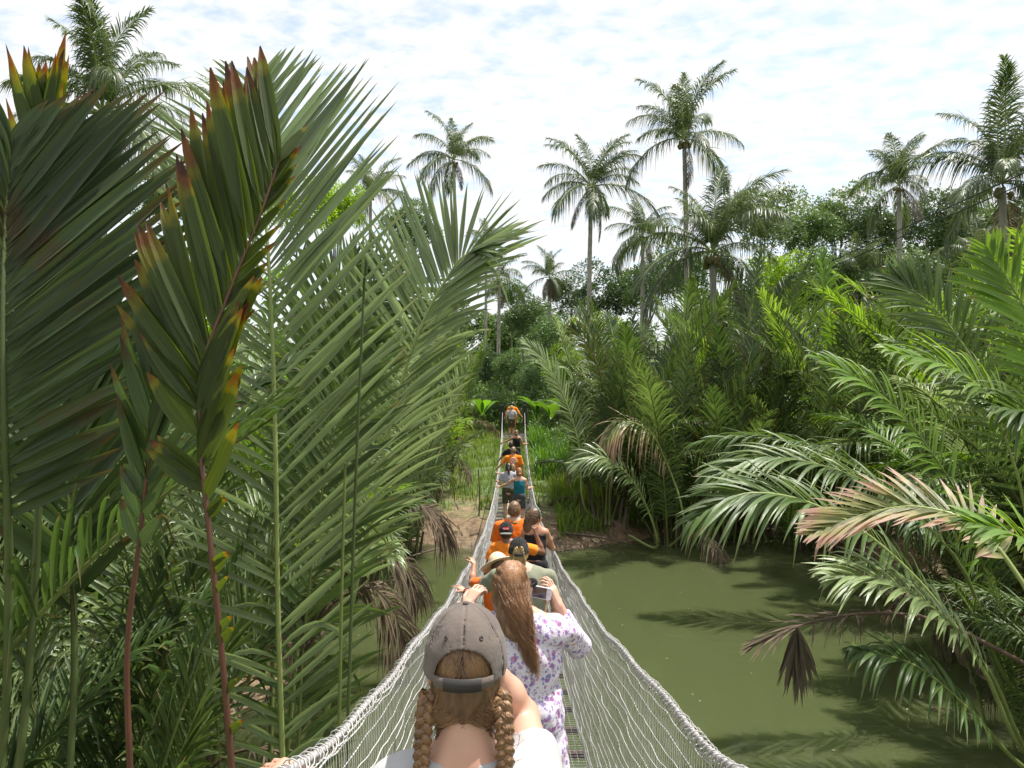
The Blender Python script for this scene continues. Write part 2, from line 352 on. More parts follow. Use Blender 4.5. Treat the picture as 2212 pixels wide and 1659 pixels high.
def leafmesh(name, parts, mat):
    V = []; Q = []; A = []; Rr = []; Cc = []; n = 0
    for v, q, a, r, *c_ in parts:
        Cc.append(c_[0] if c_ else np.zeros(len(v))); V.append(v); Q.append(q+n); A.append(a); Rr.append(r); n += len(v)
    return meshdata(name, np.concatenate(V), [np.concatenate(Q)], [mat], None, True, {'along': np.concatenate(A), 'leafrand': np.concatenate(Rr), 'across': np.concatenate(Cc)})
def ribmesh(name, Rp, r0, r1, mat, k=6, prof=None):
    b = MB(); u = np.linspace(0, 1, len(Rp)); b.tube(Rp, r0+(r1-r0)*u**.8, k); return b.data(name, [mat])
def arc(Lg, lean0, lean1, n=24, side=0., pw=1.5):
    "rachis of length Lg from the origin in the XZ plane; lean from vertical lean0 -> lean1 degrees"
    u = np.linspace(0, 1, n); th = np.radians(lean0+(lean1-lean0)*u**pw); ds = Lg/(n-1)
    x = np.concatenate([[0], np.cumsum(np.sin(th[:-1])*ds)]); z = np.concatenate([[0], np.cumsum(np.cos(th[:-1])*ds)])
    y = side*Lg*u**2
    Rp = np.stack([x, y, z], -1); Nn = np.stack([-np.cos(th), 0*u, np.sin(th)], -1)
    return Rp, Nn
NPTS = []
NIPA = []          # (leaf mesh by material, rib mesh)
def nipa_lib():
    specs = [(6.0, 4, 38, .02), (6.6, 8, 60, -.03), (5.6, 14, 78, .03), (5.0, 22, 95, -.02), (6.2, 2, 22, .0), (5.4, 30, 108, .02)]
    for i, (Lg, l0, l1, sd_) in enumerate(specs):
        Rp, Nn = arc(Lg, l0, l1, 24, sd_)
        g_ = leaflets(Rp, Nn, .22, .995, 76, 1.12, .048, 60, 24, .24+.06*i, .30, 5, .5, 100+i, kink=.08)
        base = leafmesh('nipa_frond_leaflets', [g_], M['nipa'])
        var = {'nipa': base}
        for k in ('nipa_fresh', 'nipa_pale', 'nipa_deep', 'nipa_pink', 'nipa_yellow'):
            c = base.copy(); c.materials[0] = M[k]; var[k] = c
        NPTS.append([tuple(v) for v in Rp[6::3]])
        NIPA.append((var, ribmesh('nipa_midrib', Rp, .045, .006, M['rib'])))
nipa_lib()
def dead_lib():
    out = []
    for i, (Lg, l0, l1) in enumerate([(3.6, 20, 150), (3.0, 35, 165)]):
        Rp, Nn = arc(Lg, l0, l1, 22, .04, 1.1)
        g_ = leaflets(Rp, Nn, .35, 1, 40, .8, .035, 40, 15, .9, .0, 4, .8, 300+i, jit=14, gap=.2)
        out.append((leafmesh('dead_frond_leaflets', [g_], M['nipa_dead']), ribmesh('dead_midrib', Rp, .035, .006, M['rib_brown'])))
    return out
DEAD = dead_lib()
def put_frond(root, leaf, rib, loc, az, tilt, sc, roll=0, name='frond'):
    "frond part with its midrib below it; loc relative to root"
    o = link(name, leaf, root, loc)
    o.rotation_euler = (Matrix.Rotation(az, 3, 'Z') @ Matrix.Rotation(tilt, 3, 'Y') @ Matrix.Rotation(roll, 3, 'Z')).to_euler()
    o.scale = (sc,)*3
    r = link('midrib', rib, o); return o
def nipa_clump(x, y, n=10, size=1., label='', mats=('nipa',), seed=0, spread=.45, az0=None, azw=math.pi, tilt=(0, .22), dead=1, group=None, z=None, libs=(0, 1, 2, 3, 4, 5)):
    rng = random.Random(seed*7919+13)
    bz = float(terrain(x, y)) if z is None else z
    root = empty('nipa_palm', (x, y, bz-.1)); tag(root, label, 'nipa palm', group or 'nipa palms along the river banks')
    for i in range(n):
        az = (2*math.pi*i/n+rng.uniform(-.4, .4)) if az0 is None else az0+rng.uniform(-azw, azw)
        q = rng.uniform(.1, 1)*spread
        for _ in range(14):      # keep the way over the bridge free of fronds
            li = rng.choice(libs); tl_ = rng.uniform(*tilt); sc_ = size*rng.uniform(.72, 1.08)
            Mt = Matrix.Rotation(az, 3, 'Z') @ Matrix.Rotation(tl_, 3, 'Y')
            ps = [Mt @ Vector(v)*sc_ for v in NPTS[li]]; xs_ = [x+q*math.cos(az)+v.x for v in ps]
            if (x < 0 and max(xs_) < -.80) or (x > 0 and min(xs_) > 1.35): break
            az = rng.uniform(0, 6.28) if _ < 10 else (math.pi if x < 0 else 0)
        var, rib = NIPA[li]
        put_frond(root, var[rng.choice(mats)], rib, (q*math.cos(az), q*math.sin(az), 0), az, tl_, sc_, rng.uniform(-.5, .5))
    for i in range(dead):
        lf, rb = DEAD[i % 2]; az = rng.uniform(0, 6.28)
        put_frond(root, lf, rb, (.3*math.cos(az), .3*math.sin(az), .1), az, rng.uniform(-.1, .3), size*rng.uniform(.7, 1.1), 0, 'dead_frond')
    # leaf bases
    b = MB()
    for i in range(n+4):
        az = rng.uniform(0, 6.28); q = rng.uniform(.1, 1)*spread; h = rng.uniform(.5, 1.5)*size
        p0 = np.array([q*math.cos(az), q*math.sin(az), -.2]); p1 = p0+np.array([math.cos(az)*.18*h, math.sin(az)*.18*h, h])
        b.tube([p0, (p0+p1)/2, p1], [.06, .045, .03], 6)
    link('leaf_base', b.data('leaf_base', [M['stick']]), root)
    return root
def hero(name_label, Rpts, Nrm, leafkw, mat, rib, ribmat, cat='nipa palm frond', root=None, nsamp=40, ribtaper=None):
    "one individually placed frond given by points along its midrib"
    Rp = spline(Rpts, nsamp); base = Rp[0].copy(); Rl = Rp-base
    Nr = np.asarray(Nrm, float)
    Nn = np.broadcast_to(Nr, Rl.shape) if Nr.ndim == 1 else spline(Nr, nsamp)
    kws = leafkw if isinstance(leafkw, list) else [leafkw]
    parts = [leaflets(Rl, np.array(Nn), **k) for k in kws]
    return base, leafmesh('frond_leaflets', parts, M[mat]), ribmesh('midrib', Rl, rib[0], rib[1], M[ribmat], 7)
def hero_palm(base_xy, label, fronds, z=None, bases=5):
    x, y = base_xy; bz = float(terrain(x, y)) if z is None else z
    root = empty('nipa_palm', (x, y, bz)); tag(root, label, 'nipa palm', 'nipa palms along the river banks')
    for (bs_, lm, rm), lab in fronds:
        o = link('frond', lm, root, bs_-np.array([x, y, bz]))
        if lab: o['label'] = lab
        link('midrib', rm, o)
    return root

# ---- the big fronds close on the left
def Ps(*a): return [P(*q) for q in a]
f1 = hero('', [np.array([-2.15, 2.3, -.1])]+Ps((20, 1250, 2.6), (8, 900, 2.5), (6, 680, 2.5), (10, 500, 2.55), (22, 330, 2.6)), (.35, -.75, .45),
          [dict(t0=.28, n=60, L=.84, W=.047, a0=60, a1=24, droop=.04, vee=.05, seg=6, fold=.7, seed=1, sides=(1,), jit=2.0, kink=.0),
           dict(t0=.28, n=40, L=.75, W=.06, a0=50, a1=14, droop=.1, vee=.05, seg=6, fold=.7, seed=2, sides=(-1,), jit=3)], 'nipa_blotch', (.018, .006), 'rib_dark')
f1b = hero('', [np.array([-2.3, 2.6, -.1])]+Ps((160, 1500, 3.1), (150, 1100, 3.1), (130, 860, 3.2), (108, 600, 3.3), (95, 470, 3.35)), (.2, -.8, .35),
          dict(t0=.30, n=40, L=.95, W=.06, a0=40, a1=14, droop=.08, vee=.1, seg=5, fold=.6, seed=3, jit=4), 'nipa_deep', (.018, .006), 'rib_dark')
f1c = hero('', [np.array([-2.25, 2.5, -.1])]+Ps((70, 1350, 2.9), (95, 700, 2.9), (105, 430, 2.9), (100, 240, 2.9)), (-.3, -.8, .2),
          dict(t0=.55, n=14, L=.5, W=.07, a0=26, a1=8, droop=.0, vee=.05, seg=5, fold=.5, seed=4, jit=3), 'nipa_yellow', (.02, .006), 'rib_dark')
hero_palm((-2.2, 2.45), 'dark green palm with long slanting leaflets filling the left edge of the view', [(f1, 'dark frond with reddish brown patch'), (f1b, None), (f1c, 'yellow green upright frond tip')])
f2 = hero('', [np.array([-.92, 2.25, -.1])]+Ps((505, 1720, 2.22), (478, 1400, 2.24), (452, 1150, 2.25), (432, 940, 2.28), (436, 800, 2.3), (488, 650, 2.34), (560, 470, 2.4), (606, 340, 2.45)), (-.15, -.95, .1),
          [dict(t0=.56, t1=.99, n=34, L=.50, W=.052, a0=40, a1=27, droop=-.04, vee=.02, seg=7, fold=.4, seed=11, sides=(-1,), jit=3, kink=0, prof=lambda q: .8+.35*np.sin(3.0*q), wprof=lambda s: np.minimum(1, .35+s*3)*np.clip(1-s**7, .1, 1)),
           dict(t0=.60, t1=.99, n=14, L=.24, W=.045, a0=20, a1=12, droop=0, vee=-.2, seg=5, fold=.4, seed=12, sides=(1,), jit=3, prof=lambda q: .7+.3*(1-q)),
           dict(t0=.44, t1=.62, n=12, L=.36, W=.062, a0=34, a1=22, droop=-.02, vee=.05, seg=6, fold=.4, seed=13, sides=(1,), jit=3, kink=0, prof=lambda q: .75+.25*q, wprof=lambda s: np.minimum(1, .35+s*3)*np.clip(1-s**6, .1, 1)),
           dict(t0=.42, t1=.62, n=10, L=.34, W=.066, a0=40, a1=40, droop=-.02, vee=.02, seg=6, fold=.4, seed=14, sides=(-1,), jit=3, kink=0, prof=lambda q: .6+.5*q),
           dict(t0=.20, t1=.43, n=10, L=.075, W=.03, a0=48, a1=40, droop=.1, vee=.1, seg=5, fold=.4, seed=15, sides=(1,), jit=6, prof=lambda q: .9+.5*q)], 'nipa_yellow', (.012, .004), 'rib_red', nsamp=60)
f2b = hero('', [np.array([-1.25, 2.4, -.1])]+Ps((282, 1700, 2.5), (275, 1400, 2.5), (310, 1100, 2.5), (330, 900, 2.5), (345, 700, 2.5)), (-.2, -.9, .2),
          dict(t0=.55, n=16, L=.36, W=.06, a0=30, a1=10, droop=.02, vee=.05, seg=5, fold=.4, seed=16, jit=4), 'nipa_deep', (.013, .006), 'rib_red')
hero_palm((-1.0, 2.3), 'palm with reddish stem and ragged yellow brown leaf tips against the light', [(f2, 'backlit frond with torn yellow and brown tips'), (f2b, None)])
f3 = hero('', [np.array([-1.3, 4.3, -.1])]+Ps((612, 1700, 4.2), (600, 1296, 4.1), (594, 918, 4.05), (584, 632, 4.05), (572, 450, 4.1), (556, 320, 4.2), (545, 190, 4.3)), (.22, -.72, .65),
          [dict(t0=.145, n=84, L=1.10, W=.037, a0=50, a1=34, droop=.02, vee=.10, seg=7, fold=.55, seed=21, sides=(1,), jit=3, kink=.06, gap=.1),
           dict(t0=.145, n=80, L=.92, W=.036, a0=56, a1=36, droop=.10, vee=.05, seg=7, fold=.55, seed=22, sides=(-1,), jit=3.5, kink=.12, gap=.12)], 'nipa_pale', (.020, .005), 'rib_pale', nsamp=60)
f3b = hero('', [np.array([-1.6, 5.0, -.1])]+Ps((640, 1760, 5.0), (655, 1400, 5.1), (690, 1100, 5.2), (735, 850, 5.3), (770, 700, 5.3)), (.15, -.75, .6),
          dict(t0=.17, n=60, L=.85, W=.045, a0=56, a1=30, droop=.12, vee=.1, seg=6, fold=.55, seed=24, jit=4, kink=.1), 'nipa', (.018, .005), 'rib')
f3c = hero('', [np.array([-1.9, 4.0, -.1])]+Ps((380, 1760, 3.9), (420, 1500, 3.9), (470, 1250, 3.9), (520, 1000, 3.9), (530, 820, 3.9)), (.1, -.8, .55),
          dict(t0=.17, n=50, L=.75, W=.045, a0=52, a1=26, droop=.15, vee=.1, seg=6, fold=.55, seed=25, jit=5, kink=.12), 'nipa_deep', (.016, .005), 'rib')
hero_palm((-1.3, 4.3), 'tall pale green palm whose single huge upright frond reaches into the sky', [(f3, None)])
hero_palm((-1.7, 4.5), 'lower palm filling in behind the tall pale frond with slanting darker feathers', [(f3b, None)])
f4 = hero('', [np.array([-2.2, 6.9, -.1])]+Ps((700, 1560, 6.6), (770, 1260, 6.3), (798, 1130, 6.2), (844, 918, 6.1), (907, 712, 6.0), (960, 610, 5.95), (1005, 552, 5.9), (1045, 540, 5.8)), (.10, -.70, .70),
          [dict(t0=.26, n=78, L=1.05, W=.042, a0=60, a1=48, droop=.05, vee=.08, seg=7, fold=.5, seed=31, sides=(-1,), jit=1.6, kink=.02),
           dict(t0=.26, t1=.97, n=76, L=1.02, W=.040, a0=42, a1=20, droop=.16, vee=.10, seg=7, fold=.5, seed=32, sides=(1,), jit=2, kink=.02)], 'nipa_pale', (.026, .007), 'rib_pale', nsamp=60)
f4b = hero('', [np.array([-2.3, 7.2, -.1])]+Ps((640, 1400, 7.2), (660, 1100, 7.2), (690, 900, 7.3), (745, 720, 7.4), (810, 630, 7.4), (860, 600, 7.3)), (.3, -.6, .75),
          dict(t0=.3, n=60, L=1.15, W=.045, a0=56, a1=30, droop=.22, vee=.15, seg=6, fold=.5, seed=33, jit=3), 'nipa', (.03, .006), 'rib')
f4c = hero('', [np.array([-2.5, 7.6, -.1])]+Ps((600, 1300, 7.8), (640, 1000, 7.9), (680, 760, 7.9), (730, 620, 7.9), (790, 560, 7.8)), (.3, -.5, .8),
          dict(t0=.3, n=60, L=1.2, W=.045, a0=60, a1=30, droop=.3, vee=.15, seg=6, fold=.5, seed=34, jit=3), 'nipa', (.03, .006), 'rib')
hero_palm((-2.3, 7.1), 'bright silvery green palm with a feather arching over the left bridge rail', [(f4, 'sunlit feather with yellow zigzag midrib'), (f4b, None), (f4c, None)])
# two bare leaf stalks
b = MB(); q = spline([np.array([-.9, 3.7, -.2])]+Ps((752, 1540, 3.6), (770, 1000, 3.6), (787, 600, 3.6)), 20); b.tube(q-q[0], np.linspace(.010, .006, 20), 8)
o = link('bare_stalk', b.data('bare_stalk', [M['rib_dark']]), None, q[0]); tag(o, 'long dark bare leaf stalk standing left of the silvery frond', 'leaf stalk')
b = MB(); q = spline([np.array([-.92, 3.6, -.2])]+Ps((733, 1540, 3.5), (740, 1200, 3.5), (746, 1000, 3.5)), 16); b.tube(q-q[0], np.linspace(.010, .006, 16), 8)
o = link('bare_stalk', b.data('bare_stalk', [M['rib']]), None, q[0]); tag(o, 'thin yellow green bare stalk, shorter of the two stalks', 'leaf stalk')

# ---- fronds reaching in from the right
r1 = hero('', [np.array([6.3, 5.0, .0])]+Ps((2330, 1560, 5.3), (2210, 1260, 5.6), (2090, 1125, 5.9), (1979, 1095, 6.1), (1870, 1110, 6.3), (1766, 1150, 6.4)), (.05, -.45, .9),
          [dict(t0=.40, n=40, L=.55, W=.050, a0=72, a1=22, droop=.10, vee=.15, seg=6, fold=.4, seed=41, sides=(-1,), jit=5),
           dict(t0=.40, n=42, L=.62, W=.045, a0=60, a1=16, droop=.10, vee=.25, seg=6, fold=.4, seed=42, sides=(1,), jit=5)], 'nipa_pink', (.03, .005), 'rib_pale')
r1b = hero('', [np.array([6.4, 5.2, .0])]+Ps((2360, 1500, 5.0), (2300, 1280, 4.9), (2200, 1160, 4.9), (2110, 1135, 4.9)), (.1, -.4, .9),
          dict(t0=.45, n=34, L=.5, W=.045, a0=60, a1=20, droop=.3, vee=.2, seg=6, fold=.4, seed=43, jit=4), 'nipa_fresh', (.025, .005), 'rib')
r2 = hero('', [np.array([8.2, 8.6, .0])]+Ps((2230, 1640, 8.5), (2110, 1420, 8.2), (1960, 1230, 8.1), (1820, 1120, 8.0), (1700, 1072, 7.9), (1600, 1068, 7.8), (1500, 1120, 7.7)), (.0, -.40, .92),
          [dict(t0=.34, n=56, L=.95, W=.052, a0=66, a1=14, droop=.42, vee=.12, seg=7, fold=.45, seed=44, sides=(-1,), jit=3),
           dict(t0=.34, n=56, L=.85, W=.048, a0=60, a1=14, droop=.25, vee=.15, seg=7, fold=.45, seed=45, sides=(1,), jit=3)], 'nipa', (.034, .006), 'rib_pale')
r3 = hero('', [np.array([8.4, 9.2, .0])]+Ps((2200, 1500, 9.2), (2060, 1200, 9.2), (1920, 1070, 9.2), (1790, 1010, 9.1), (1650, 990, 9.0), (1545, 1025, 8.9)), (.0, -.35, .92),
          [dict(t0=.36, n=56, L=.95, W=.05, a0=60, a1=14, droop=.35, vee=.15, seg=6, fold=.45, seed=46, jit=3)], 'nipa', (.034, .006), 'rib')
r5 = hero('', [np.array([7.2, 7.2, .0])]+Ps((2230, 1640, 7.2), (2130, 1440, 7.1), (2010, 1310, 7.0), (1900, 1250, 6.9), (1800, 1245, 6.8)), (.0, -.40, .92),
          dict(t0=.40, n=40, L=.75, W=.046, a0=54, a1=14, droop=.30, vee=.15, seg=6, fold=.45, seed=47, jit=4), 'nipa_pale', (.03, .006), 'rib')
r6 = hero('', [np.array([7.0, 7.0, .0])]+Ps((2190, 1640, 6.9), (2090, 1530, 6.8), (1960, 1430, 6.7), (1850, 1405, 6.6)), (.0, -.40, .92),
          dict(t0=.40, n=34, L=.6, W=.042, a0=60, a1=14, droop=.5, vee=.15, seg=6, fold=.45, seed=48, jit=5), 'nipa', (.03, .006), 'rib')
g1 = hero('', [np.array([8.6, 7.9, .0])]+Ps((2390, 1300, 8.2), (2310, 900, 8.2), (2215, 670, 8.3), (2135, 540, 8.4)), (-.3, -.7, .6),
          dict(t0=.35, n=50, L=.95, W=.055, a0=56, a1=26, droop=.12, vee=.15, seg=6, fold=.45, seed=91, jit=4), 'nipa_fresh', (.03, .006), 'rib')
g2 = hero('', [np.array([8.4, 7.6, .0])]+Ps((2330, 1300, 7.8), (2230, 980, 7.6), (2080, 810, 7.5), (1930, 760, 7.4)), (-.1, -.5, .85),
          dict(t0=.35, n=50, L=.85, W=.05, a0=60, a1=24, droop=.3, vee=.2, seg=6, fold=.45, seed=92, jit=4), 'nipa_fresh', (.03, .006), 'rib_pale')
g3 = hero('', [np.array([9.6, 9.4, .0])]+Ps((2290, 1400, 9.2), (2190, 1000, 9.1), (2090, 760, 9.1), (1990, 640, 9.2), (1930, 600, 9.3)), (-.3, -.6, .7),
          dict(t0=.33, n=54, L=.95, W=.052, a0=58, a1=26, droop=.2, vee=.15, seg=6, fold=.45, seed=93, jit=4), 'nipa', (.03, .006), 'rib_pale')
g4 = hero('', [np.array([9.8, 10.6, .0])]+Ps((2190, 1350, 10.3), (2040, 1020, 10.2), (1900, 850, 10.2), (1760, 770, 10.2)), (-.1, -.5, .85),
          dict(t0=.33, n=54, L=.95, W=.052, a0=60, a1=22, droop=.3, vee=.18, seg=6, fold=.45, seed=94, jit=4), 'nipa_fresh', (.03, .006), 'rib')
g5 = hero('', [np.array([8.9, 8.2, .0])]+Ps((2400, 1250, 7.9), (2330, 1020, 7.6), (2240, 900, 7.4), (2150, 880, 7.3)), (-.1, -.5, .85),
          dict(t0=.4, n=44, L=.8, W=.05, a0=58, a1=22, droop=.35, vee=.2, seg=6, fold=.45, seed=95, jit=4), 'nipa', (.03, .006), 'rib_pale')
hero_palm((8.7, 8.0), 'tall bright green palm at the right edge with upright feathers catching the sun', [(g1, None), (g2, None), (g5, None)])
hero_palm((9.7, 10.0), 'tall palm behind the bright one on the right, its fronds arching left', [(g3, None), (g4, None)])
hero_palm((6.35, 5.1), 'palm at the right edge with a drying cream and pink tipped frond', [(r1, 'drying frond with pinkish cream leaflets'), (r1b, 'fresh bright green frond')])
hero_palm((8.3, 8.8), 'palm leaning from the right with two long glossy fronds arching left over the water', [(r2, None), (r3, None)])
hero_palm((7.1, 7.1), 'low palm at lower right with short pale fronds dipping towards the water', [(r5, None), (r6, None)])
# dead drooping frond over the water
q = spline([np.array([7.4, 7.6, .2])]+Ps((2150, 1400, 7.4), (2000, 1335, 7.3), (1880, 1325, 7.2), (1780, 1338, 7.1), (1690, 1365, 7.0), (1620, 1400, 7.0)), 40)
Nn = np.tile([0, -.3, .95], (40, 1)); rl = q-q[0]
root = empty('dead_frond', q[0]); tag(root, 'brown withered frond hanging out over the water with a drooping bunch of leaflets', 'dead frond')
link('leaflets', leafmesh('dead_leaflets', [leaflets(rl, Nn, .55, 1, 26, .36, .022, 38, 12, .12, .05, 4, .8, 51, jit=12, gap=.25),
     leaflets(rl, Nn, .35, .7, 14, .3, .02, 60, 30, .8, .1, 4, .8, 52, jit=20, gap=.4)], M['nipa_dead']), root)
link('midrib', ribmesh('midrib', rl, .03, .006, M['rib_brown']), root)
hb = P(1722, 1355, 7.0)-q[0]; rr = np.stack([hb+np.array([0, 0, -.06*i/8]) for i in range(9)])
hang = [leaflets(rr, np.tile([0, -1, .0], (9, 1)), 0, 1, 7, .62, .045, 16, 2, .0, .0, 4, .7, 53+i, jit=6, prof=lambda q_: .75+.3*q_) for i in range(2)]
hang += [leaflets(rr, np.tile([-1, 0, .0], (9, 1)), 0, 1, 6, .6, .045, 14, 2, .0, .0, 4, .7, 57, jit=6, prof=lambda q_: .7+.3*q_)]
link('hanging_leaflets', leafmesh('hanging_leaflets', hang, M['coco_dead']), root)

# ---- nipa clumps: left bank
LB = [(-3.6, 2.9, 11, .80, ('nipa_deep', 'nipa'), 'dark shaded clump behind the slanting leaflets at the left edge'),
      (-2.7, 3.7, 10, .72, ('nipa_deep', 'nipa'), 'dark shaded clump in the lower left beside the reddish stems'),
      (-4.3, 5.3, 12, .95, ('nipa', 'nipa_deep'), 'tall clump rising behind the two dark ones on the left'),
      (-3.0, 5.6, 10, .85, ('nipa', 'nipa_pale'), 'clump directly behind the tall pale frond'),
      (-5.6, 7.6, 12, 1.0, ('nipa', 'nipa_pale'), 'clump further back on the left bank under the tall coconut palm'),
      (-3.9, 8.6, 12, .92, ('nipa', 'nipa_pale'), 'dense clump left of the silvery arching feather'),
      (-4.1, 11.2, 12, .92, ('nipa', 'nipa_fresh'), 'clump behind the silvery feather with drooping fronds over the water'),
      (-3.9, 13.8, 12, 1.0, ('nipa', 'nipa_pale'), 'clump at the bend of the left bank above the dead fronds'),
      (-3.5, 16.6, 12, 1.0, ('nipa', 'nipa_deep'), 'clump leaning over the mud beside the left water inlet'),
      (-3.0, 19.8, 13, 1.0, ('nipa', 'nipa_pale'), 'clump on the mud bank left of the bridge'),
      (-2.7, 23.4, 13, 1.0, ('nipa', 'nipa_deep'), 'clump left of the grassy strip by the bridge'),
      (-2.7, 27.4, 13, 1.0, ('nipa', 'nipa_fresh'), 'clump beyond the mud on the left of the bridge'),
      (-2.8, 32.0, 12, .95, ('nipa', 'nipa_fresh'), 'clump near the far bridge post on its left'),
      (-3.0, 37.0, 12, .9, ('nipa_fresh', 'nipa'), 'farthest clump to the left of the bridge end'),
      (-7.5, 12.0, 11, 1.1, ('nipa', 'nipa_fresh'), 'big clump set back from the left bank'),
      (-7.0, 18.0, 11, 1.1, ('nipa', 'nipa_fresh'), 'big clump set back behind the left inlet'),
      (-7.5, 25.0, 11, 1.05, ('nipa', 'nipa_fresh'), 'big clump set back on the left beyond the mud')]
for i, (x, y, n, s_, m_, lb) in enumerate(LB):
    kw = dict(libs=(0, 1, 2, 4)) if y < 12 else {}
    if y < 6.5: kw.update(az0=1.9, azw=2.2, tilt=(-.05, .12), libs=(0, 1, 4))
    nipa_clump(x, y, n, s_, lb, m_, 20+i, dead=2 if 10 < y < 20 else 1, **kw)
# ---- right bank
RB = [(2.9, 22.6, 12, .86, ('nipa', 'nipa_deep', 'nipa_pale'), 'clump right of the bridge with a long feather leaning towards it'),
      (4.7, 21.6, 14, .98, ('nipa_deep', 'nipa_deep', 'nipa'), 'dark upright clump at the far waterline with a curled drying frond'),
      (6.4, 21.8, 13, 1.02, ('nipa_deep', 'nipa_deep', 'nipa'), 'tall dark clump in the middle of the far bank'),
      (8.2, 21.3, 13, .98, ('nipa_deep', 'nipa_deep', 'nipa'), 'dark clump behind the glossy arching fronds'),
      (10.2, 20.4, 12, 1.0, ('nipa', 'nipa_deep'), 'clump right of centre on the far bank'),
      (12.0, 18.6, 12, 1.0, ('nipa', 'nipa_fresh'), 'clump at the corner of the far and right banks'),
      (11.6, 15.6, 12, .95, ('nipa', 'nipa_fresh'), 'bright topped clump on the right bank'),
      (10.6, 12.8, 12, .92, ('nipa', 'nipa_fresh', 'nipa_pale'), 'clump on the right bank with spreading yellow green fronds'),
      (9.8, 10.2, 11, .88, ('nipa', 'nipa_fresh'), 'clump behind the drying cream frond at the right'),
      (8.6, 7.4, 11, .8, ('nipa_fresh', 'nipa'), 'clump with bright fans at the far right edge'),
      (7.9, 5.6, 10, .62, ('nipa', 'nipa_deep'), 'shaded clump in the lower right corner'),
      (6.9, 9.6, 11, .46, ('nipa_deep', 'nipa'), 'low dark tangle at the bottom right corner'),
      (7.7, 11.6, 12, .50, ('nipa', 'nipa_deep'), 'low leafy clump on the mud just behind the hanging brown frond'),
      (8.7, 13.4, 12, .60, ('nipa', 'nipa_deep'), 'half height clump at the water edge below the arching fronds'),
      (7.9, 8.3, 12, .62, ('nipa', 'nipa_deep'), 'low clump below the drying cream frond'),
      (9.2, 11.6, 12, .75, ('nipa', 'nipa_deep'), 'low clump at the waterline behind the brown hanging frond'),
      (5.2, 26.5, 12, 1.0, ('nipa', 'nipa_fresh'), 'lighter clump behind the dark one at the far waterline'),
      (8.5, 27.0, 12, 1.1, ('nipa_fresh', 'nipa'), 'tall fresh clump behind the far bank row'),
      (12.5, 25.0, 12, 1.1, ('nipa_fresh', 'nipa'), 'tall fresh clump set back right of centre'),
      (16.0, 21.0, 12, 1.1, ('nipa_fresh', 'nipa'), 'tall fresh clump below the right coconut palms'),
      (16.0, 15.5, 11, 1.0, ('nipa_fresh', 'nipa'), 'fresh clump set back at the right edge'),
      (6.0, 33.0, 11, 1.0, ('nipa', 'nipa_pale'), 'distant clump under the nearest coconut palm'),
      (11.0, 33.0, 11, 1.1, ('nipa_fresh', 'nipa_pale'), 'distant clump between the coconut palms on the right'),
      (17.0, 30.0, 11, 1.1, ('nipa_fresh', 'nipa'), 'distant clump at the foot of the right slope'),
      (7.3, 24.2, 12, 1.2, ('nipa_deep', 'nipa_deep', 'nipa'), 'tall spiky clump standing up behind the middle of the far bank'),
      (3.9, 24.6, 11, 1.1, ('nipa', 'nipa_deep'), 'clump rising behind the feathers beside the bridge end'),
      (10.4, 23.6, 12, 1.2, ('nipa', 'nipa_fresh'), 'tall clump rising behind the right part of the far bank'),
      (14.2, 19.0, 12, 1.15, ('nipa_fresh', 'nipa_pale'), 'yellow green clump set back behind the corner of the banks'),
      (13.2, 13.6, 13, 1.1, ('nipa_fresh', 'nipa'), 'bright fan shaped clump high on the right'),
      (9.6, 14.2, 13, 1.0, ('nipa_fresh', 'nipa', 'nipa_pale'), 'clump at the water edge right of the glossy fronds'),
      (20.0, 26.0, 11, 1.2, ('nipa_fresh', 'nipa'), 'tall clump beside the big right coconut palm'),
      (13.5, 28.5, 11, 1.2, ('nipa', 'nipa_pale'), 'tall pale clump before the right slope'),
      (20.0, 34.0, 11, 1.2, ('nipa', 'nipa_fresh'), 'far clump under the right slope trees'),
      (14.0, 38.0, 11, 1.1, ('nipa_pale', 'nipa_fresh'), 'far pale clump below the bushy coconut palm'),
      (8.5, 37.0, 11, 1.1, ('nipa', 'nipa_pale'), 'far clump behind the nearest coconut palm')]
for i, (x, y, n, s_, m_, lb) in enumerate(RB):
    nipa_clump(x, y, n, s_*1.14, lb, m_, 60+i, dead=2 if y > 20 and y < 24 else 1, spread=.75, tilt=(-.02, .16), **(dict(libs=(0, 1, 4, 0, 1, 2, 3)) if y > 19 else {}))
# curled drying frond and a red brown one seen on the far bank
rx = hero('', [np.array([4.5, 21.0, .0])]+Ps((1475, 1150, 20.3), (1440, 1000, 20.0), (1395, 925, 19.7), (1345, 912, 19.5), (1310, 950, 19.3)), (.0, -.4, .9),
          dict(t0=.4, n=40, L=.95, W=.05, a0=64, a1=20, droop=.9, vee=.1, seg=5, fold=.4, seed=61, jit=6), 'nipa_pink', (.04, .01), 'rib_pale')
ry = hero('', [np.array([2.9, 22.5, .3])]+Ps((1300, 1000, 22), (1305, 880, 22), (1290, 790, 22), (1255, 725, 22), (1240, 710, 22)), (.3, -.8, .3),
          dict(t0=.5, n=36, L=.7, W=.055, a0=50, a1=14, droop=.2, vee=.1, seg=5, fold=.4, seed=62, jit=5), 'nipa_yellow', (.04, .01), 'rib_red')
rz = hero('', [np.array([2.8, 22.3, .3])]+Ps((1265, 1100, 21.6), (1250, 960, 21.4), (1215, 850, 21.2), (1175, 780, 21), (1135, 740, 21)), (.2, -.6, .7),
          dict(t0=.3, n=56, L=.85, W=.05, a0=56, a1=14, droop=.15, vee=.1, seg=5, fold=.4, seed=63, jit=4), 'nipa_pale', (.04, .01), 'rib_pale')
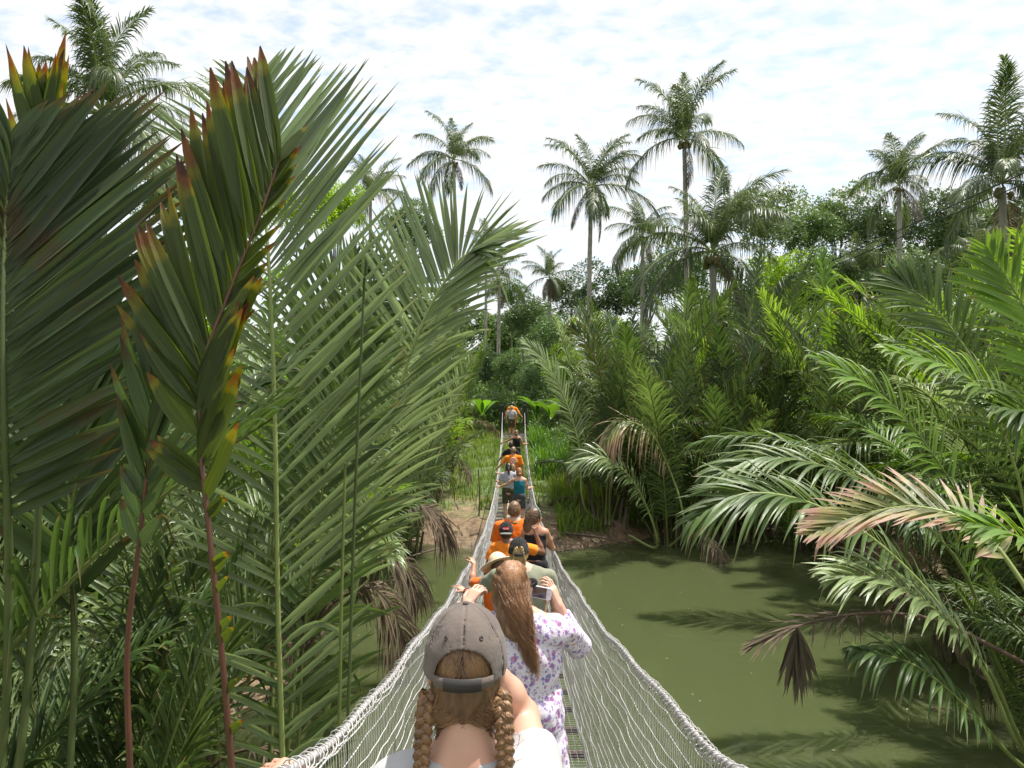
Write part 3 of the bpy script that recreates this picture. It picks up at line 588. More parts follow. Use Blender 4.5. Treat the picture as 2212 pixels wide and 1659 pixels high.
rw = hero('', [np.array([3.4, 21.5, .2])]+Ps((1420, 1180, 20), (1390, 1080, 19.6), (1340, 1010, 19.2), (1290, 985, 19), (1240, 1000, 19)), (.1, -.6, .8),
          dict(t0=.35, n=50, L=.9, W=.055, a0=60, a1=14, droop=.35, vee=.1, seg=5, fold=.4, seed=64, jit=4), 'nipa_pale', (.04, .01), 'rib_pale')
hero_palm((3.6, 21.9), 'palm beside the bridge end of the far bank with feathers in green, yellow and brown', [(rx, 'curled cream coloured drying frond'), (ry, 'yellow and brown upright frond'), (rz, None), (rw, None)])

for i, (pts, lb) in enumerate([([np.array([-3.4, 12.0, .3])]+Ps((760, 1230, 12.2), (810, 1190, 12.4), (870, 1215, 12.6), (905, 1290, 12.6)), 'brown dead frond curling down over the left inlet'),
        ([np.array([-3.2, 11.0, .3])]+Ps((740, 1290, 11.2), (800, 1270, 11.3), (850, 1320, 11.4), (870, 1390, 11.4)), 'brown dead frond hanging to the water beside the bare stalks'),
        ([np.array([-3.3, 15.0, .3])]+Ps((830, 1110, 15.2), (890, 1085, 15.4), (940, 1110, 15.6), (965, 1170, 15.6)), 'grey brown dead frond above the mud on the left bank')]):
    bs_, lm, rm = hero('', pts, (0, -.5, .8), [dict(t0=.35, n=44, L=.75, W=.035, a0=60, a1=20, droop=.9, vee=.1, seg=5, fold=.8, seed=80+i, jit=12, gap=.1)], 'nipa_dead', (.03, .006), 'rib_brown')
    root = empty('dead_frond', bs_); tag(root, lb, 'dead frond'); link('leaflets', lm, root); link('midrib', rm, root)
# ---------------------------------------------------------------- coconut palms
COCO = {}
def coco_lib():
    for k, (l0, l1, dr, pw) in {'up': (8, 78, .45, 1.5), 'mid': (30, 105, .6, 1.3), 'out': (50, 135, .8, 1.1), 'low': (85, 165, .9, .8), 'hang': (135, 178, .3, .6)}.items():
        v = []
        for j in range(2):
            Rp, Nn = arc(4.6, l0, l1, 16, .05 if j else -.05, pw)
            g_ = leaflets(Rp, Nn, .14, 1, 92, 1.10, .046, 66, 24, dr+.1, .25 if k != 'hang' else 0, 4, 0, 200+j*7+len(k), jit=6, kink=.1, prof=lambda q: np.clip(.55+1.8*q, 0, 1)*np.clip(.35+1.7*(1-q), 0, 1))
            lm = leafmesh('coconut_frond', [g_], M['coco'] if k != 'hang' else M['coco_dead'])
            v.append((lm, ribmesh('coconut_midrib', Rp, .05, .008, M['rib_pale'] if k != 'hang' else M['rib_brown'], 4)))
        COCO[k] = v
coco_lib()
nutm = MB(); nutm.ell((0, 0, 0), (.12, .12, .15), 10, 7); nutm = nutm.data('coconut', [M['coconut']])
def coconut_palm(cx, cy, Y, rad, label, seed, lean=(0, 0), counts=(5, 6, 6, 5, 3), nuts=7, width=.19, group='coconut palms beyond the river'):
    rng = random.Random(seed)
    top = P(cx, cy, Y); sc = rad/F*Y/3.9
    bx, by = top[0]+lean[0], top[1]+lean[1]; bz = float(terrain(bx, by))
    root = empty('coconut_palm', (bx, by, bz)); tag(root, label, 'coconut palm', group)
    t_ = top-np.array([bx, by, bz])
    b = MB(); q = spline([(0, 0, -.3), (t_[0]*.25+.1*rng.uniform(-1, 1), t_[1]*.25, t_[2]*.33), (t_[0]*.65, t_[1]*.65, t_[2]*.7), t_-np.array([0, 0, .2*sc])], 40)
    rr_ = np.linspace(width, width*.62, 40); rr_[:3] *= np.array([1.5, 1.25, 1.1]); rr_ *= 1+.04*np.sin(np.arange(40)*2.4)
    b.tube(q, rr_, 10); link('trunk', b.data('trunk', [M['bark']]), root)
    az = rng.uniform(0, 6)
    for kind, c in zip(('up', 'mid', 'out', 'low', 'hang'), counts):
        for j in range(c):
            az += 2.4+rng.uniform(-.45, .45)
            if rng.random() < .12: continue
            lm, rm = COCO[kind][rng.randrange(2)]
            put_frond(root, lm, rm, t_, az, rng.uniform(-.3, .25), sc*rng.uniform(.72, 1.14)*(.75 if kind == 'hang' else 1), rng.uniform(-.3, .3))
    for j in range(nuts):
        a = rng.uniform(0, 6.28); o = link('coconut', nutm, root, t_+np.array([math.cos(a)*.32, math.sin(a)*.32, -.25-.35*rng.random()])*sc); o.scale = (sc*rng.uniform(.9, 1.2),)*3
    return root
coconut_palm(980, 345, 58, 100, 'solitary tall coconut palm with a small ragged crown left of centre', 1, (.4, 0), (5, 4, 5, 4, 2), 6)
coconut_palm(1278, 405, 46, 125, 'tall coconut palm with pale slightly bent trunk right above the bridge line', 2, (-.35, 0), (7, 4, 5, 5, 2), 10)
coconut_palm(1478, 300, 44, 135, 'tallest coconut palm with wide crown and coconuts', 3, (.3, 0), (6, 4, 6, 4, 1), 12)
coconut_palm(1388, 505, 54, 85, 'smaller coconut palm half hidden between the two tall ones', 4, (0, 0), (4, 5, 4, 5, 3), 4)
coconut_palm(1540, 545, 28, 185, 'nearest coconut palm with arching fronds just above the right nipa palms', 5, (.2, .3), (5, 6, 6, 4, 1), 14, .17)
coconut_palm(1187, 600, 72, 62, 'short distant coconut palm with dead skirt of fronds', 6, (0, 0), (4, 5, 4, 3, 6), 3, .3)
coconut_palm(1050, 520, 78, 52, 'distant coconut palm showing above the silvery frond', 7, (0, 0), (4, 5, 4, 4, 1), 3)
coconut_palm(1078, 600, 62, 66, 'distant coconut palm leaning out beside the silvery frond tip', 8, (0, 0), (3, 5, 5, 4, 2), 4)
coconut_palm(800, 420, 58, 82, 'coconut palm rising behind the left nipa palms', 9, (0, 0), (5, 6, 5, 3, 0), 3)
coconut_palm(222, 245, 26, 215, 'large coconut palm towering at the upper left behind the dark fronds', 10, (-.3, .5), (6, 6, 6, 6, 3), 9, .2)
coconut_palm(1942, 400, 42, 115, 'coconut palm with bushy upright crown on the right slope', 11, (.1, 0), (9, 5, 4, 4, 2), 6)
coconut_palm(2165, 395, 28, 200, 'big coconut palm at the upper right edge', 12, (.4, .3), (6, 6, 5, 4, 1), 5, .2)
coconut_palm(1850, 600, 40, 90, 'young coconut palm low among the trees on the right', 13, (0, 0), (6, 5, 2, 1, 0), 0, .14)
coconut_palm(2110, 560, 34, 110, 'coconut palm below the big one at the right edge', 14, (0, .3), (4, 5, 4, 3, 1), 0, .15)

# ---------------------------------------------------------------- broadleaf trees and bushes
def crown_arrays(seed, n=10500, R_=1., H_=.85, lobes=15, leaf=.034):
    rng = np.random.default_rng(seed)
    c = rng.normal(0, 1, (lobes, 3)); c /= np.linalg.norm(c, axis=1)[:, None]; c *= (.28+.42*rng.random(lobes))[:, None]*R_; c[:, 2] *= H_; 
    rd = (.24+.22*rng.random(lobes))*R_
    k = rng.integers(0, lobes, n); d = rng.normal(0, 1, (n, 3)); d /= np.linalg.norm(d, axis=1)[:, None]
    d[:, 2] = np.where(d[:, 2] < -.35, -d[:, 2], d[:, 2])
    p = c[k]+d*(rd[k]*(.72+.42*rng.random(n)**.6))[:, None]
    # clumps: keep leaves where a 3d noise is high
    nz = vnoise(p[:, 0]*5/R_+p[:, 2]*3, p[:, 1]*5/R_-p[:, 2]*2, seed); keep = nz > .28
    p = p[keep]; d = d[keep]; n = len(p)
    ax = d*.6+rng.normal(0, .8, (n, 3)); ax[:, 2] -= .2; ax /= np.linalg.norm(ax, axis=1)[:, None]
    sd_ = np.cross(ax, d+rng.normal(0, .5, (n, 3))); sd_ /= np.linalg.norm(sd_, axis=1)[:, None]+1e-9
    l = leaf*(.6+.8*rng.random(n))[:, None]
    V = np.stack([p, p+ax*l+sd_*l*.42, p+ax*l*2, p+ax*l-sd_*l*.42], 1).reshape(-1, 3)
    Q = np.arange(n*4).reshape(-1, 4); r = np.repeat(rng.random(n)*.8+.2*nz[keep], 4)
    return V, Q, np.zeros(len(V)), r
def trunk_mesh(seed, h=1.):
    rng = random.Random(seed); b = MB()
    b.tube(spline([(0, 0, -.1), (.02, 0, .3*h), (-.02, .02, .6*h), (.03, 0, .9*h)], 10), np.linspace(.055, .02, 10), 7)
    for j in range(6):
        a = rng.uniform(0, 6.28); z0 = rng.uniform(.35, .7)*h; e = (.42*math.cos(a), .42*math.sin(a), z0+rng.uniform(.2, .45))
        b.tube(spline([(0, 0, z0), (e[0]*.5, e[1]*.5, z0+.12), e], 7), np.linspace(.025, .007, 7), 5)
    return b.data('trunk', [M['tree_bark'] if 'tree_bark' in M else M['bark2']])
CR = {}
for s_ in range(4):
    g_ = crown_arrays(500+s_)
    for k in ('tree1', 'tree2', 'tree3'): CR[(s_, k)] = leafmesh('tree_crown', [g_], M[k])
TR = [trunk_mesh(s_) for s_ in range(3)]
def tree(x, y, rad, zc, label, k='tree1', v=0, name='broadleaf_tree', cat='tree', group='broadleaf trees behind the palms', sq=1., rz=0.):
    "tree with crown radius rad centred at height zc"
    bz = float(terrain(x, y)); root = empty(name, (x, y, bz)); tag(root, label, cat, group)
    h = max(zc-bz, rad*.5)
    t_ = link('trunk', TR[v % 3], root, (0, 0, -.1)); t_.scale = (rad*.9, rad*.9, h)
    c = link('crown', CR[(v % 4, k)], root, (0, 0, h)); c.scale = (rad, rad, rad*sq); c.rotation_euler = (0, 0, rz)
    return root
def tree_px(px, py, Y, rpx, label, k='tree1', v=0, **kw):
    p = P(px, py, Y); return tree(p[0], p[1], rpx/F*Y, p[2], label, k, v, **kw)
T_ = [(1130, 690, 66, 60, 'tree1', 'dark round tree left of the short distant coconut palm'),
      (1105, 640, 80, 40, 'tree2', 'small greyish tree in the gap left of the distant palms'),
      (1235, 640, 75, 58, 'tree1', 'dark tree between the short coconut palm and the bent trunk'),
      (1315, 640, 62, 78, 'tree1', 'broad dark tree right of the bent coconut trunk'),
      (1395, 620, 58, 75, 'tree2', 'green tree below the half hidden coconut palm'),
      (1190, 740, 58, 60, 'tree2', 'lighter tree low behind the bridge end'),
      (1300, 720, 48, 60, 'tree3', 'bright yellow green bush right of the bent coconut trunk'),
      (1225, 800, 42, 60, 'tree3', 'bright green shrub right of the bridge end'),
      (1110, 800, 50, 50, 'tree2', 'green shrub straight behind the bridge end'),
      (1150, 830, 46, 42, 'tree2', 'low shrub behind the right bridge post'),
      (1060, 790, 54, 55, 'tree1', 'dark shrub left behind the bridge end'),
      (1275, 860, 40, 62, 'tree1', 'dark shrub behind the feather right of the bridge'),
      (1195, 895, 38, 30, 'tree1', 'dark leafy bush right of the far bridge post'),
      (1640, 480, 52, 85, 'tree2', 'tree with feathery top right of the nearest coconut palm'),
      (1730, 500, 56, 80, 'tree2', 'pale green tree in the middle of the right slope'),
      (1815, 480, 60, 85, 'tree2', 'tall tree with airy top left of the bushy coconut palm'),
      (1900, 500, 56, 80, 'tree1', 'dark tree behind the bushy coconut palm'),
      (2010, 490, 52, 85, 'tree1', 'dark tree between the two right coconut palms'),
      (2110, 500, 50, 90, 'tree2', 'tree below the big coconut palm at the right'),
      (2230, 500, 48, 95, 'tree1', 'dark tree at the right edge'),
      (1780, 610, 40, 85, 'tree2', 'bushy yellowish green tree at the foot of the right slope'),
      (1690, 620, 42, 80, 'tree3', 'bright shrub behind the nearest coconut palm'),
      (1950, 620, 38, 90, 'tree1', 'dark tree around the trunk of the bushy coconut palm'),
      (1480, 590, 50, 75, 'tree2', 'green tree left of the nearest coconut palm'),
      (360, 430, 34, 90, 'tree2', 'light green tree behind the left palms'),
      (520, 440, 36, 90, 'tree3', 'light green small leaved tree behind the tall pale frond'),
      (640, 440, 40, 80, 'tree3', 'light green tree top right of the tall pale frond'),
      (720, 450, 44, 70, 'tree3', 'light green tree top left of the background coconut palm'),
      (880, 500, 50, 70, 'tree2', 'green tree behind the arching feather on the left')]
for i, (px, py, Y, rp_, k, lb) in enumerate(T_):
    tree_px(px, py, Y, rp_*1.15, lb, k, i, rz=i*1.3, name='shrub' if 'shrub' in lb or 'bush ' in lb or lb.endswith('bush') else 'broadleaf_tree', cat='shrub' if 'shrub' in lb or 'bush ' in lb else 'tree')
# far-off wood: one mass of crowns up the slope
rng = np.random.default_rng(77); parts = []
for i in range(90):
    x = rng.uniform(-75, 110); y = rng.uniform(72, 110) if x < 20 else rng.uniform(58, 100); r_ = rng.uniform(3.2, 5.2)
    if -6 < x < 12: y = rng.uniform(90, 120)
    zc = float(terrain(x, y))+rng.uniform(2.5, 5) + (2 if x > 20 else 0)
    v, q, a, r = crown_arrays(900+i % 6, 4200, 1, .9, 12, .055)
    th = rng.uniform(0, 6.28); rot = np.array([[math.cos(th), -math.sin(th), 0], [math.sin(th), math.cos(th), 0], [0, 0, 1]])
    parts.append(((v@rot.T)*r_+np.array([x, y, zc]), q, a, r))
o = link('distant_wood', leafmesh('distant_wood', parts, M['tree2'])); tag(o, 'far-off wood closing the view behind the palms', 'wood', kind='stuff')
# mid undergrowth between the clumps (ground cover)
parts = []
for i in range(330):
    side_ = rng.random()
    if side_ < .38: x = rng.uniform(-16, -5.0); y = rng.uniform(4, 45)
    elif side_ < .85: x = rng.uniform(4, 60); y = rng.uniform(24, 62)
    else: x = rng.uniform(13, 24); y = rng.uniform(6, 24)
    r_ = rng.uniform(.9, 2.0)*(1 if y < 36 else 1.5)
    v, q, a, r = crown_arrays(950+i % 5, 900, 1, .8, 10, .10)
    parts.append((v*r_+np.array([x, y, float(terrain(x, y))+r_*.5]), q, a, r))
for i in range(110):
    x = rng.uniform(-9, 11); y = rng.uniform(41.5, 60); r_ = rng.uniform(1.0, 2.3)
    if i > 90: x = rng.uniform(1.6, 3.2); y = rng.uniform(31, 40); r_ = rng.uniform(.5, 1.0)
    if abs(x) < 1.3 and y < 44: continue
    v, q, a, r = crown_arrays(950+i % 5, 900, 1, .8, 10, .08)
    parts.append((v*r_+np.array([x, y, float(terrain(x, y))+r_*.55]), q, a, r))
o = link('undergrowth', leafmesh('undergrowth', parts, M['tree2'])); tag(o, 'leafy undergrowth between the palm clumps', 'undergrowth', kind='stuff')
# grass
def blades(name, n, xr_, yr_, h, wd, mat, label, seed, minz=.75, lean=.5, cat='grass', excl=None):
    rng = np.random.default_rng(seed); x = rng.uniform(*xr_, n); y = rng.uniform(*yr_, n); z = terrain(x, y)
    k = (z > minz+.35*(vnoise(x*1.3, y*1.3, 9)-.5)*2)
    if excl is not None: k &= ~excl(x, y)
    x, y, z = x[k], y[k], z[k]; n = len(x); a = rng.uniform(0, 6.28, n); hh = h*(.45+.8*rng.random(n))*(.6+.8*vnoise(x*.8, y*.8, 21))
    le = lean*rng.random(n)*hh; w2 = wd*(.6+.8*rng.random(n)); ca, sa = np.cos(a), np.sin(a)
    base = np.stack([x, y, z-.03], -1); mid = base+np.stack([ca*le*.3, sa*le*.3, hh*.6], -1); tip = base+np.stack([ca*le, sa*le, hh], -1)
    s_ = np.stack([-sa*w2/2, ca*w2/2, 0*a], -1)
    V = np.stack([base-s_, base+s_, mid-s_*.8, mid+s_*.8, tip-s_*.1, tip+s_*.1], 1).reshape(-1, 3)
    i0 = np.arange(n)[:, None]*6; Q = np.concatenate([i0+np.array([[0, 1, 3, 2]]), i0+np.array([[2, 3, 5, 4]])])
    al = np.tile([0, 0, .6, .6, 1, 1], n); rr = np.repeat(rng.random(n), 6)
    o = link(name, leafmesh(name, [(V, Q, al, rr)], M[mat])); tag(o, label, cat, kind='stuff'); return o
blades('grass', 26000, (-6, 6), (23, 50), .30, .03, 'grass', 'sunlit grass on the far bank', 5, .70)
blades('weeds', 9000, (.9, 4.6), (27, 44), .85, .06, 'weed', 'tall green weeds right of the bridge end', 6, .85, .7, 'weeds')
blades('bank_weeds', 11000, (1.3, 14), (20.8, 27), .42, .04, 'grass', 'weeds among the far bank palms', 8, .22, .7, 'weeds')
# bananas by the right post
def banana(x, y, label, seed, n=6):
    rng = random.Random(seed); bz = float(terrain(x, y)); root = empty('banana_plant', (x, y, bz)); tag(root, label, 'banana plant')
    b = MB(); b.tube([(0, 0, -.1), (0, 0, .6), (.02, 0, 1.2)], [.10, .08, .05], 8); link('stem', b.data('stem', [M['rib']]), root)
    for j in range(n):
        a = 6.28*j/n+rng.uniform(-.4, .4); Rp, Nn = arc(1.7*rng.uniform(.8, 1.1), 12+rng.uniform(0, 20), 100, 12)
        u = np.linspace(0, 1, 12); wd = .24*np.clip(np.sin(np.pi*np.clip((u-.15)/.85, 0, 1)), 0, 1)**.6
        V = np.stack([Rp+np.stack([0*u, wd, 0*u], -1)+Nn*(wd*.25)[:, None], Rp, Rp+np.stack([0*u, -wd, 0*u], -1)+Nn*(wd*.25)[:, None]], 1).reshape(-1, 3)
        i0 = np.arange(11)[:, None]*3; Q = np.concatenate([i0+np.array([[0, 1, 4, 3]]), i0+np.array([[1, 2, 5, 4]])])
        o = link('leaf', leafmesh('banana_leaf', [(V, Q, np.repeat(u, 3), np.full(len(V), rng.random()))], M['weed']), root, (0, 0, 1.1)); o.rotation_euler = (0, 0, a)
banana(1.9, 36, 'banana plant with broad leaves right of the bridge end', 1)
banana(2.7, 39, 'taller banana plant behind the first one', 2, 7)
banana(1.35, 41, 'banana plant straight behind the right bridge post', 3, 7)
banana(-1.6, 40, 'banana plant behind the left bridge post', 4, 6)
# sticks and dead litter
for i, (a, c, r_, lb) in enumerate([((-1.02, 22, .2), (-1.0, 22, 2.05), .03, 'upright dark stake standing in the mud left of the bridge'),
        ((-3.2, 18.6, .05), (-1.5, 19.9, .3), .03, 'fallen grey stick lying across the mud at the left waterline'),
        ((-2.9, 17.6, .0), (-2.0, 17.0, .2), .025, 'dark driftwood stick in the shallow water left of the bridge'),
        ((1.2, 21.2, .35), (3.2, 20.5, .2), .04, 'driftwood branch on the mud right of the bridge'),
        ((3.8, 7.2, -.1), (5.6, 6.6, .55), .012, 'thin yellowish stick poking from the water at the lower right')]):
    p = spline([a, (np.array(a)+np.array(c))/2+np.array([.05, .03, .04]), c], 12); b = MB(); b.tube(p-p[0], np.linspace(r_, r_*.6, 12), 6)
    o = link('stick', b.data('stick', [M['stick'] if i < 4 else M['rib_pale']]), None, p[0]); tag(o, lb, 'stick')
rng = np.random.default_rng(31); V = []; Q = []; n_ = 0; mb_ = MB()
for i in range(420):
    x = rng.uniform(-5, 12); y = rng.uniform(19.6, 25.5) if x > -2.4 else rng.uniform(10, 24); z = float(terrain(x, y))
    if z < .02: continue
    a_ = rng.uniform(0, 6.28); l_ = rng.uniform(.1, .7); e_ = np.array([math.cos(a_)*l_, math.sin(a_)*l_, 0]); z2 = float(terrain(x+e_[0], y+e_[1]))
    mb_.tube([(x, y, z+.02), (x+e_[0]*.5, y+e_[1]*.5, (z+z2)/2+.03+.04*rng.random()), (x+e_[0], y+e_[1], z2+.02)], rng.uniform(.005, .018), 4)
o = link('litter', mb_.data('litter', [M['stick']])); tag(o, 'dead stalks and twigs littering the mud banks', 'litter', kind='stuff')
mb_ = MB()
for i in range(150):
    x = rng.uniform(-3, 8); y = rng.uniform(3, 19.5)
    if float(terrain(x, y)) > -.1: continue
    a_ = rng.uniform(0, 6.28); s1 = rng.uniform(.008, .035); c_, s_ = math.cos(a_)*s1, math.sin(a_)*s1
    mb_.add([(x-c_, y-s_, .006), (x+s_*.4, y-c_*.4, .008), (x+c_, y+s_, .006), (x-s_*.4, y+c_*.4, .008)], [(0, 1, 2, 3)])
o = link('floating_leaves', mb_.data('floating_leaves', [simple('floating_leaf', (.34, .32, .16), (.18, .13, .06), 2)])); tag(o, 'tiny leaves and scum floating on the river', 'floating leaves', kind='stuff')
# power cables
M['cable'] = simple('cable_black', (.02, .02, .02), rough=.5)
for i, (y0, y1, y2, lb) in enumerate([(352, 622, 745, 'upper thin black overhead cable running across the right side'), (376, 632, 752, 'lower thin black overhead cable running across the right side')]):
    a, m_, c = P(2260, y0, 17), P(1660, y1, 34), P(1290, y2, 62); p = spline([a, m_, c], 40)
    b = MB(); b.tube(p-p[0], .017, 5); o = link('overhead_cable', b.data('cable', [M['cable']]), None, p[0]); tag(o, lb, 'cable')
# ---------------------------------------------------------------- suspension bridge
def deck_z(y):
    y = np.asarray(y, float); return CAMZ-(3.75-np.where(y < 20, .005, .0038)*(y-20)**2)
def rail_up(y): return 1.05+.14*np.exp(-(np.maximum(y, 1.2)-1.75)/1.0)
def rail_half(y): y = np.asarray(y, float); return -.065*np.exp(-(np.maximum(y, 1.2)-1.75)/.8)+.475+.115*((y-18)/18.)**2-np.where(y>18,.04*((y-18)/18.)**2,0)
def bx_(y): return .012+.0018*np.asarray(y, float)
YEND = 38.0
M['rope'] = simple('galvanised_cable', (.46, .44, .43), (.30, .285, .28), 30, .45, .002, 90, .5)
M['wire'] = simple('net_wire', (.66, .64, .63), (.44, .43, .42), 12, .45, spec=.6)
M['mesh'] = simple('floor_mesh', (.36, .37, .36), (.24, .25, .25), 12, .5, spec=.5)
M['plank'] = simple('weathered_plank', (.34, .32, .26), (.20, .19, .15), 3, .85, .004, 30, stretch=(8, 1, 1))
M['beam'] = simple('brown_crossbeam', (.13, .085, .075), (.07, .05, .045), 6, .7)
M['post'] = simple('black_post', (.022, .020, .020), (.035, .03, .03), 5, .7)
bridge = empty('suspension_bridge', (0, 0, 0)); tag(bridge, 'narrow hanging footbridge with wire net sides running straight ahead over the river', 'bridge')
yy = np.concatenate([np.arange(-1.5, 12, .12), np.arange(12, YEND+.01, .3)])
def railpt(y, side, dz=0., fr=1.):
    "fr 1 at the handrail, 0 at the deck edge"
    wob_ = .012*np.sin(y*2.1+side)+.008*np.sin(y*5.3)
    x = bx_(y)+side*(.50+(rail_half(y)-.50)*fr+.02*np.sin(fr*np.pi)); return np.stack([x, y, deck_z(y)+rail_up(y)*fr+wob_*fr+dz], -1)
for side in (-1, 1):
    b = MB(); y = np.arange(-1.5, 14, .02); c = railpt(y, side)
    for s3 in range(3):   # three twisted strands near the camera
        ph = y*2*np.pi/.11+s3*2.094
        b.tube(c+np.stack([np.cos(ph)*.0056, 0*y, np.sin(ph)*.0056], -1), .0060, 5, False)
    y = np.arange(13.95, YEND+.3, .3); c = railpt(y, side); b.tube(c, .0125, 6)
    link('handrail_cable', b.data('handrail_cable', [M['rope']]), bridge)
    # lashing wire wound round the cable
    b = MB(); y = np.arange(-1.2, 13, .006); c = railpt(y, side); ph = y*2*np.pi/.055; rr_ = .015+.012*vnoise(y*11, y*0, side+5)
    b.tube(c+np.stack([np.cos(ph)*rr_, 0*y, np.sin(ph)*rr_-.004], -1), .0022, 3, False)
    link('lashing_wire', b.data('lashing_wire', [M['wire']]), bridge)
    # net
    b = MB(); rng = np.random.default_rng(5+side)
    for k in range(16):
        fr = 1-(k+.6)/16; y = np.concatenate([np.arange(-1.4, 10, .035), np.arange(10, YEND-1.2, .15)])
        wv_ = .045*(vnoise(y*1.1, y*0+k*3.1, 2)-.5)+.022*(vnoise(y*6, y*0+k*1.7, 4)-.5)
        c = railpt(y, side, wv_, fr); c[:, 0] += side*.02*(vnoise(y*4, y*0+k, 6)-.5)
        b.tube(c, .0021+.0006*(k % 3 == 0), 3, False)
    y0 = -1.4
    while y0 < YEND-1.3:
        st = .033 if y0 < 10 else .07
        fr = np.linspace(1.0, 0, 13); sl = .06*math.sin(y0*1.7); zz_ = (.012 if y0 < 10 else .02)*np.where(np.arange(13) % 2, 1, -1)
        yv = y0+sl*(1-fr)+zz_+rng.normal(0, .003, 13)+.18*(1-fr)
        c = np.array([railpt(a_, side, rng.normal(0, .003), f_) for a_, f_ in zip(yv, fr)])
        b.tube(c, .0015 if y0 < 6 else (.0018 if y0 < 12 else .0026), 3, False); y0 += st*(1+.2*rng.random())
    link('net', b.data('net', [M['wire']]), bridge)
# floor mesh
b = MB(); y = np.concatenate([np.arange(-1.5, 12, .1), np.arange(12, YEND, .3)])
for x in np.arange(-.50, .501, .05): b.tube(np.stack([bx_(y)+x, y, deck_z(y)+.004*np.sin(y*9+x*30)], -1), .0019, 3, False)
for y_ in np.arange(-1.5, YEND, .055): b.tube([(float(bx_(y_))-.5, y_, float(deck_z(y_))), (float(bx_(y_))+.5, y_, float(deck_z(y_)))], .0017, 3, False)
link('floor_mesh', b.data('floor_mesh', [M['mesh']]), bridge)
rng = random.Random(3)
y_ = -1.3; i = 0; beam0 = None
while y_ < YEND:
    sl = math.degrees(math.atan((float(deck_z(y_+.1))-float(deck_z(y_-.1)))/.2))
    if beam0 is None:
        b = MB(); b.box((0, 0, 0), (1.06, .055, .045)); beam0 = b.data('crossbeam', [M['beam']], False)
    o = link('crossbeam', beam0, bridge, (float(bx_(y_)), y_, float(deck_z(y_))-.028)); o.rotation_euler = (R(sl), 0, rng.uniform(-.02, .02))
    y_ += .56
y_ = 10.2; plank0 = None
while y_ < YEND:
    sl = math.atan((float(deck_z(y_+.1))-float(deck_z(y_-.1)))/.2)
    if plank0 is None:
        b = MB(); b.box((0, 0, 0), (.15, 1.5, .022)); plank0 = b.data('plank', [M['plank']], False)
    for x in (-.17, 0, .17):
        if rng.random() < .12: continue
        o = link('plank', plank0, bridge, (float(bx_(y_))+x+rng.uniform(-.01, .01), y_+rng.uniform(-.05, .05), float(deck_z(y_))+.018+rng.uniform(0, .004))); o.rotation_euler = (sl, 0, rng.uniform(-.01, .01))
    y_ += 1.56
for x in (-.56, .56):
    b = MB(); bz = float(deck_z(YEND)); zt = 1.32; xb = float(bx_(YEND))+x
    b.box((0, 0, -.1), (.21, .21, 2*zt+.25)); 
    o = link('bridge_post', b.data('bridge_post', [M['post']], False), bridge, (xb+(.075 if x > 0 else -.075)*.3, YEND+.1, bz+.1)); m_ = o.modifiers.new('b', 'BEVEL'); m_.width = .012
    b = MB(); b.tube([(xb, YEND+.1, bz+1.25), (xb*1.3, YEND+3, bz+.9), (xb*1.5, YEND+7, bz-.6)], .015, 6); link('anchor_cable', b.data('anchor_cable', [M['rope']]), bridge)
# small bits caught in the net
for i, (x, y_, fr, c_, lb) in enumerate([(1, 2.6, .55, 'nipa_dead', 'small orange brown dry leaf caught in the right net'), (1, 2.35, .75, 'nipa_pink', 'small curled pale leaf caught under the right handrail')]):
    c = railpt(np.array([y_]), x, 0, fr)[0]; b = MB(); b.tube(spline([(0, 0, .03), (.006, .01, 0), (0, .015, -.035)], 6), [.001, .005, .006, .005, .003, .001], 5)
    o = link('dry_leaf', b.data('dry_leaf', [simple('dry_leaf_orange', (.5, .24, .08)) if i == 0 else M['rib_pale']]), None, c); tag(o, lb, 'leaf')
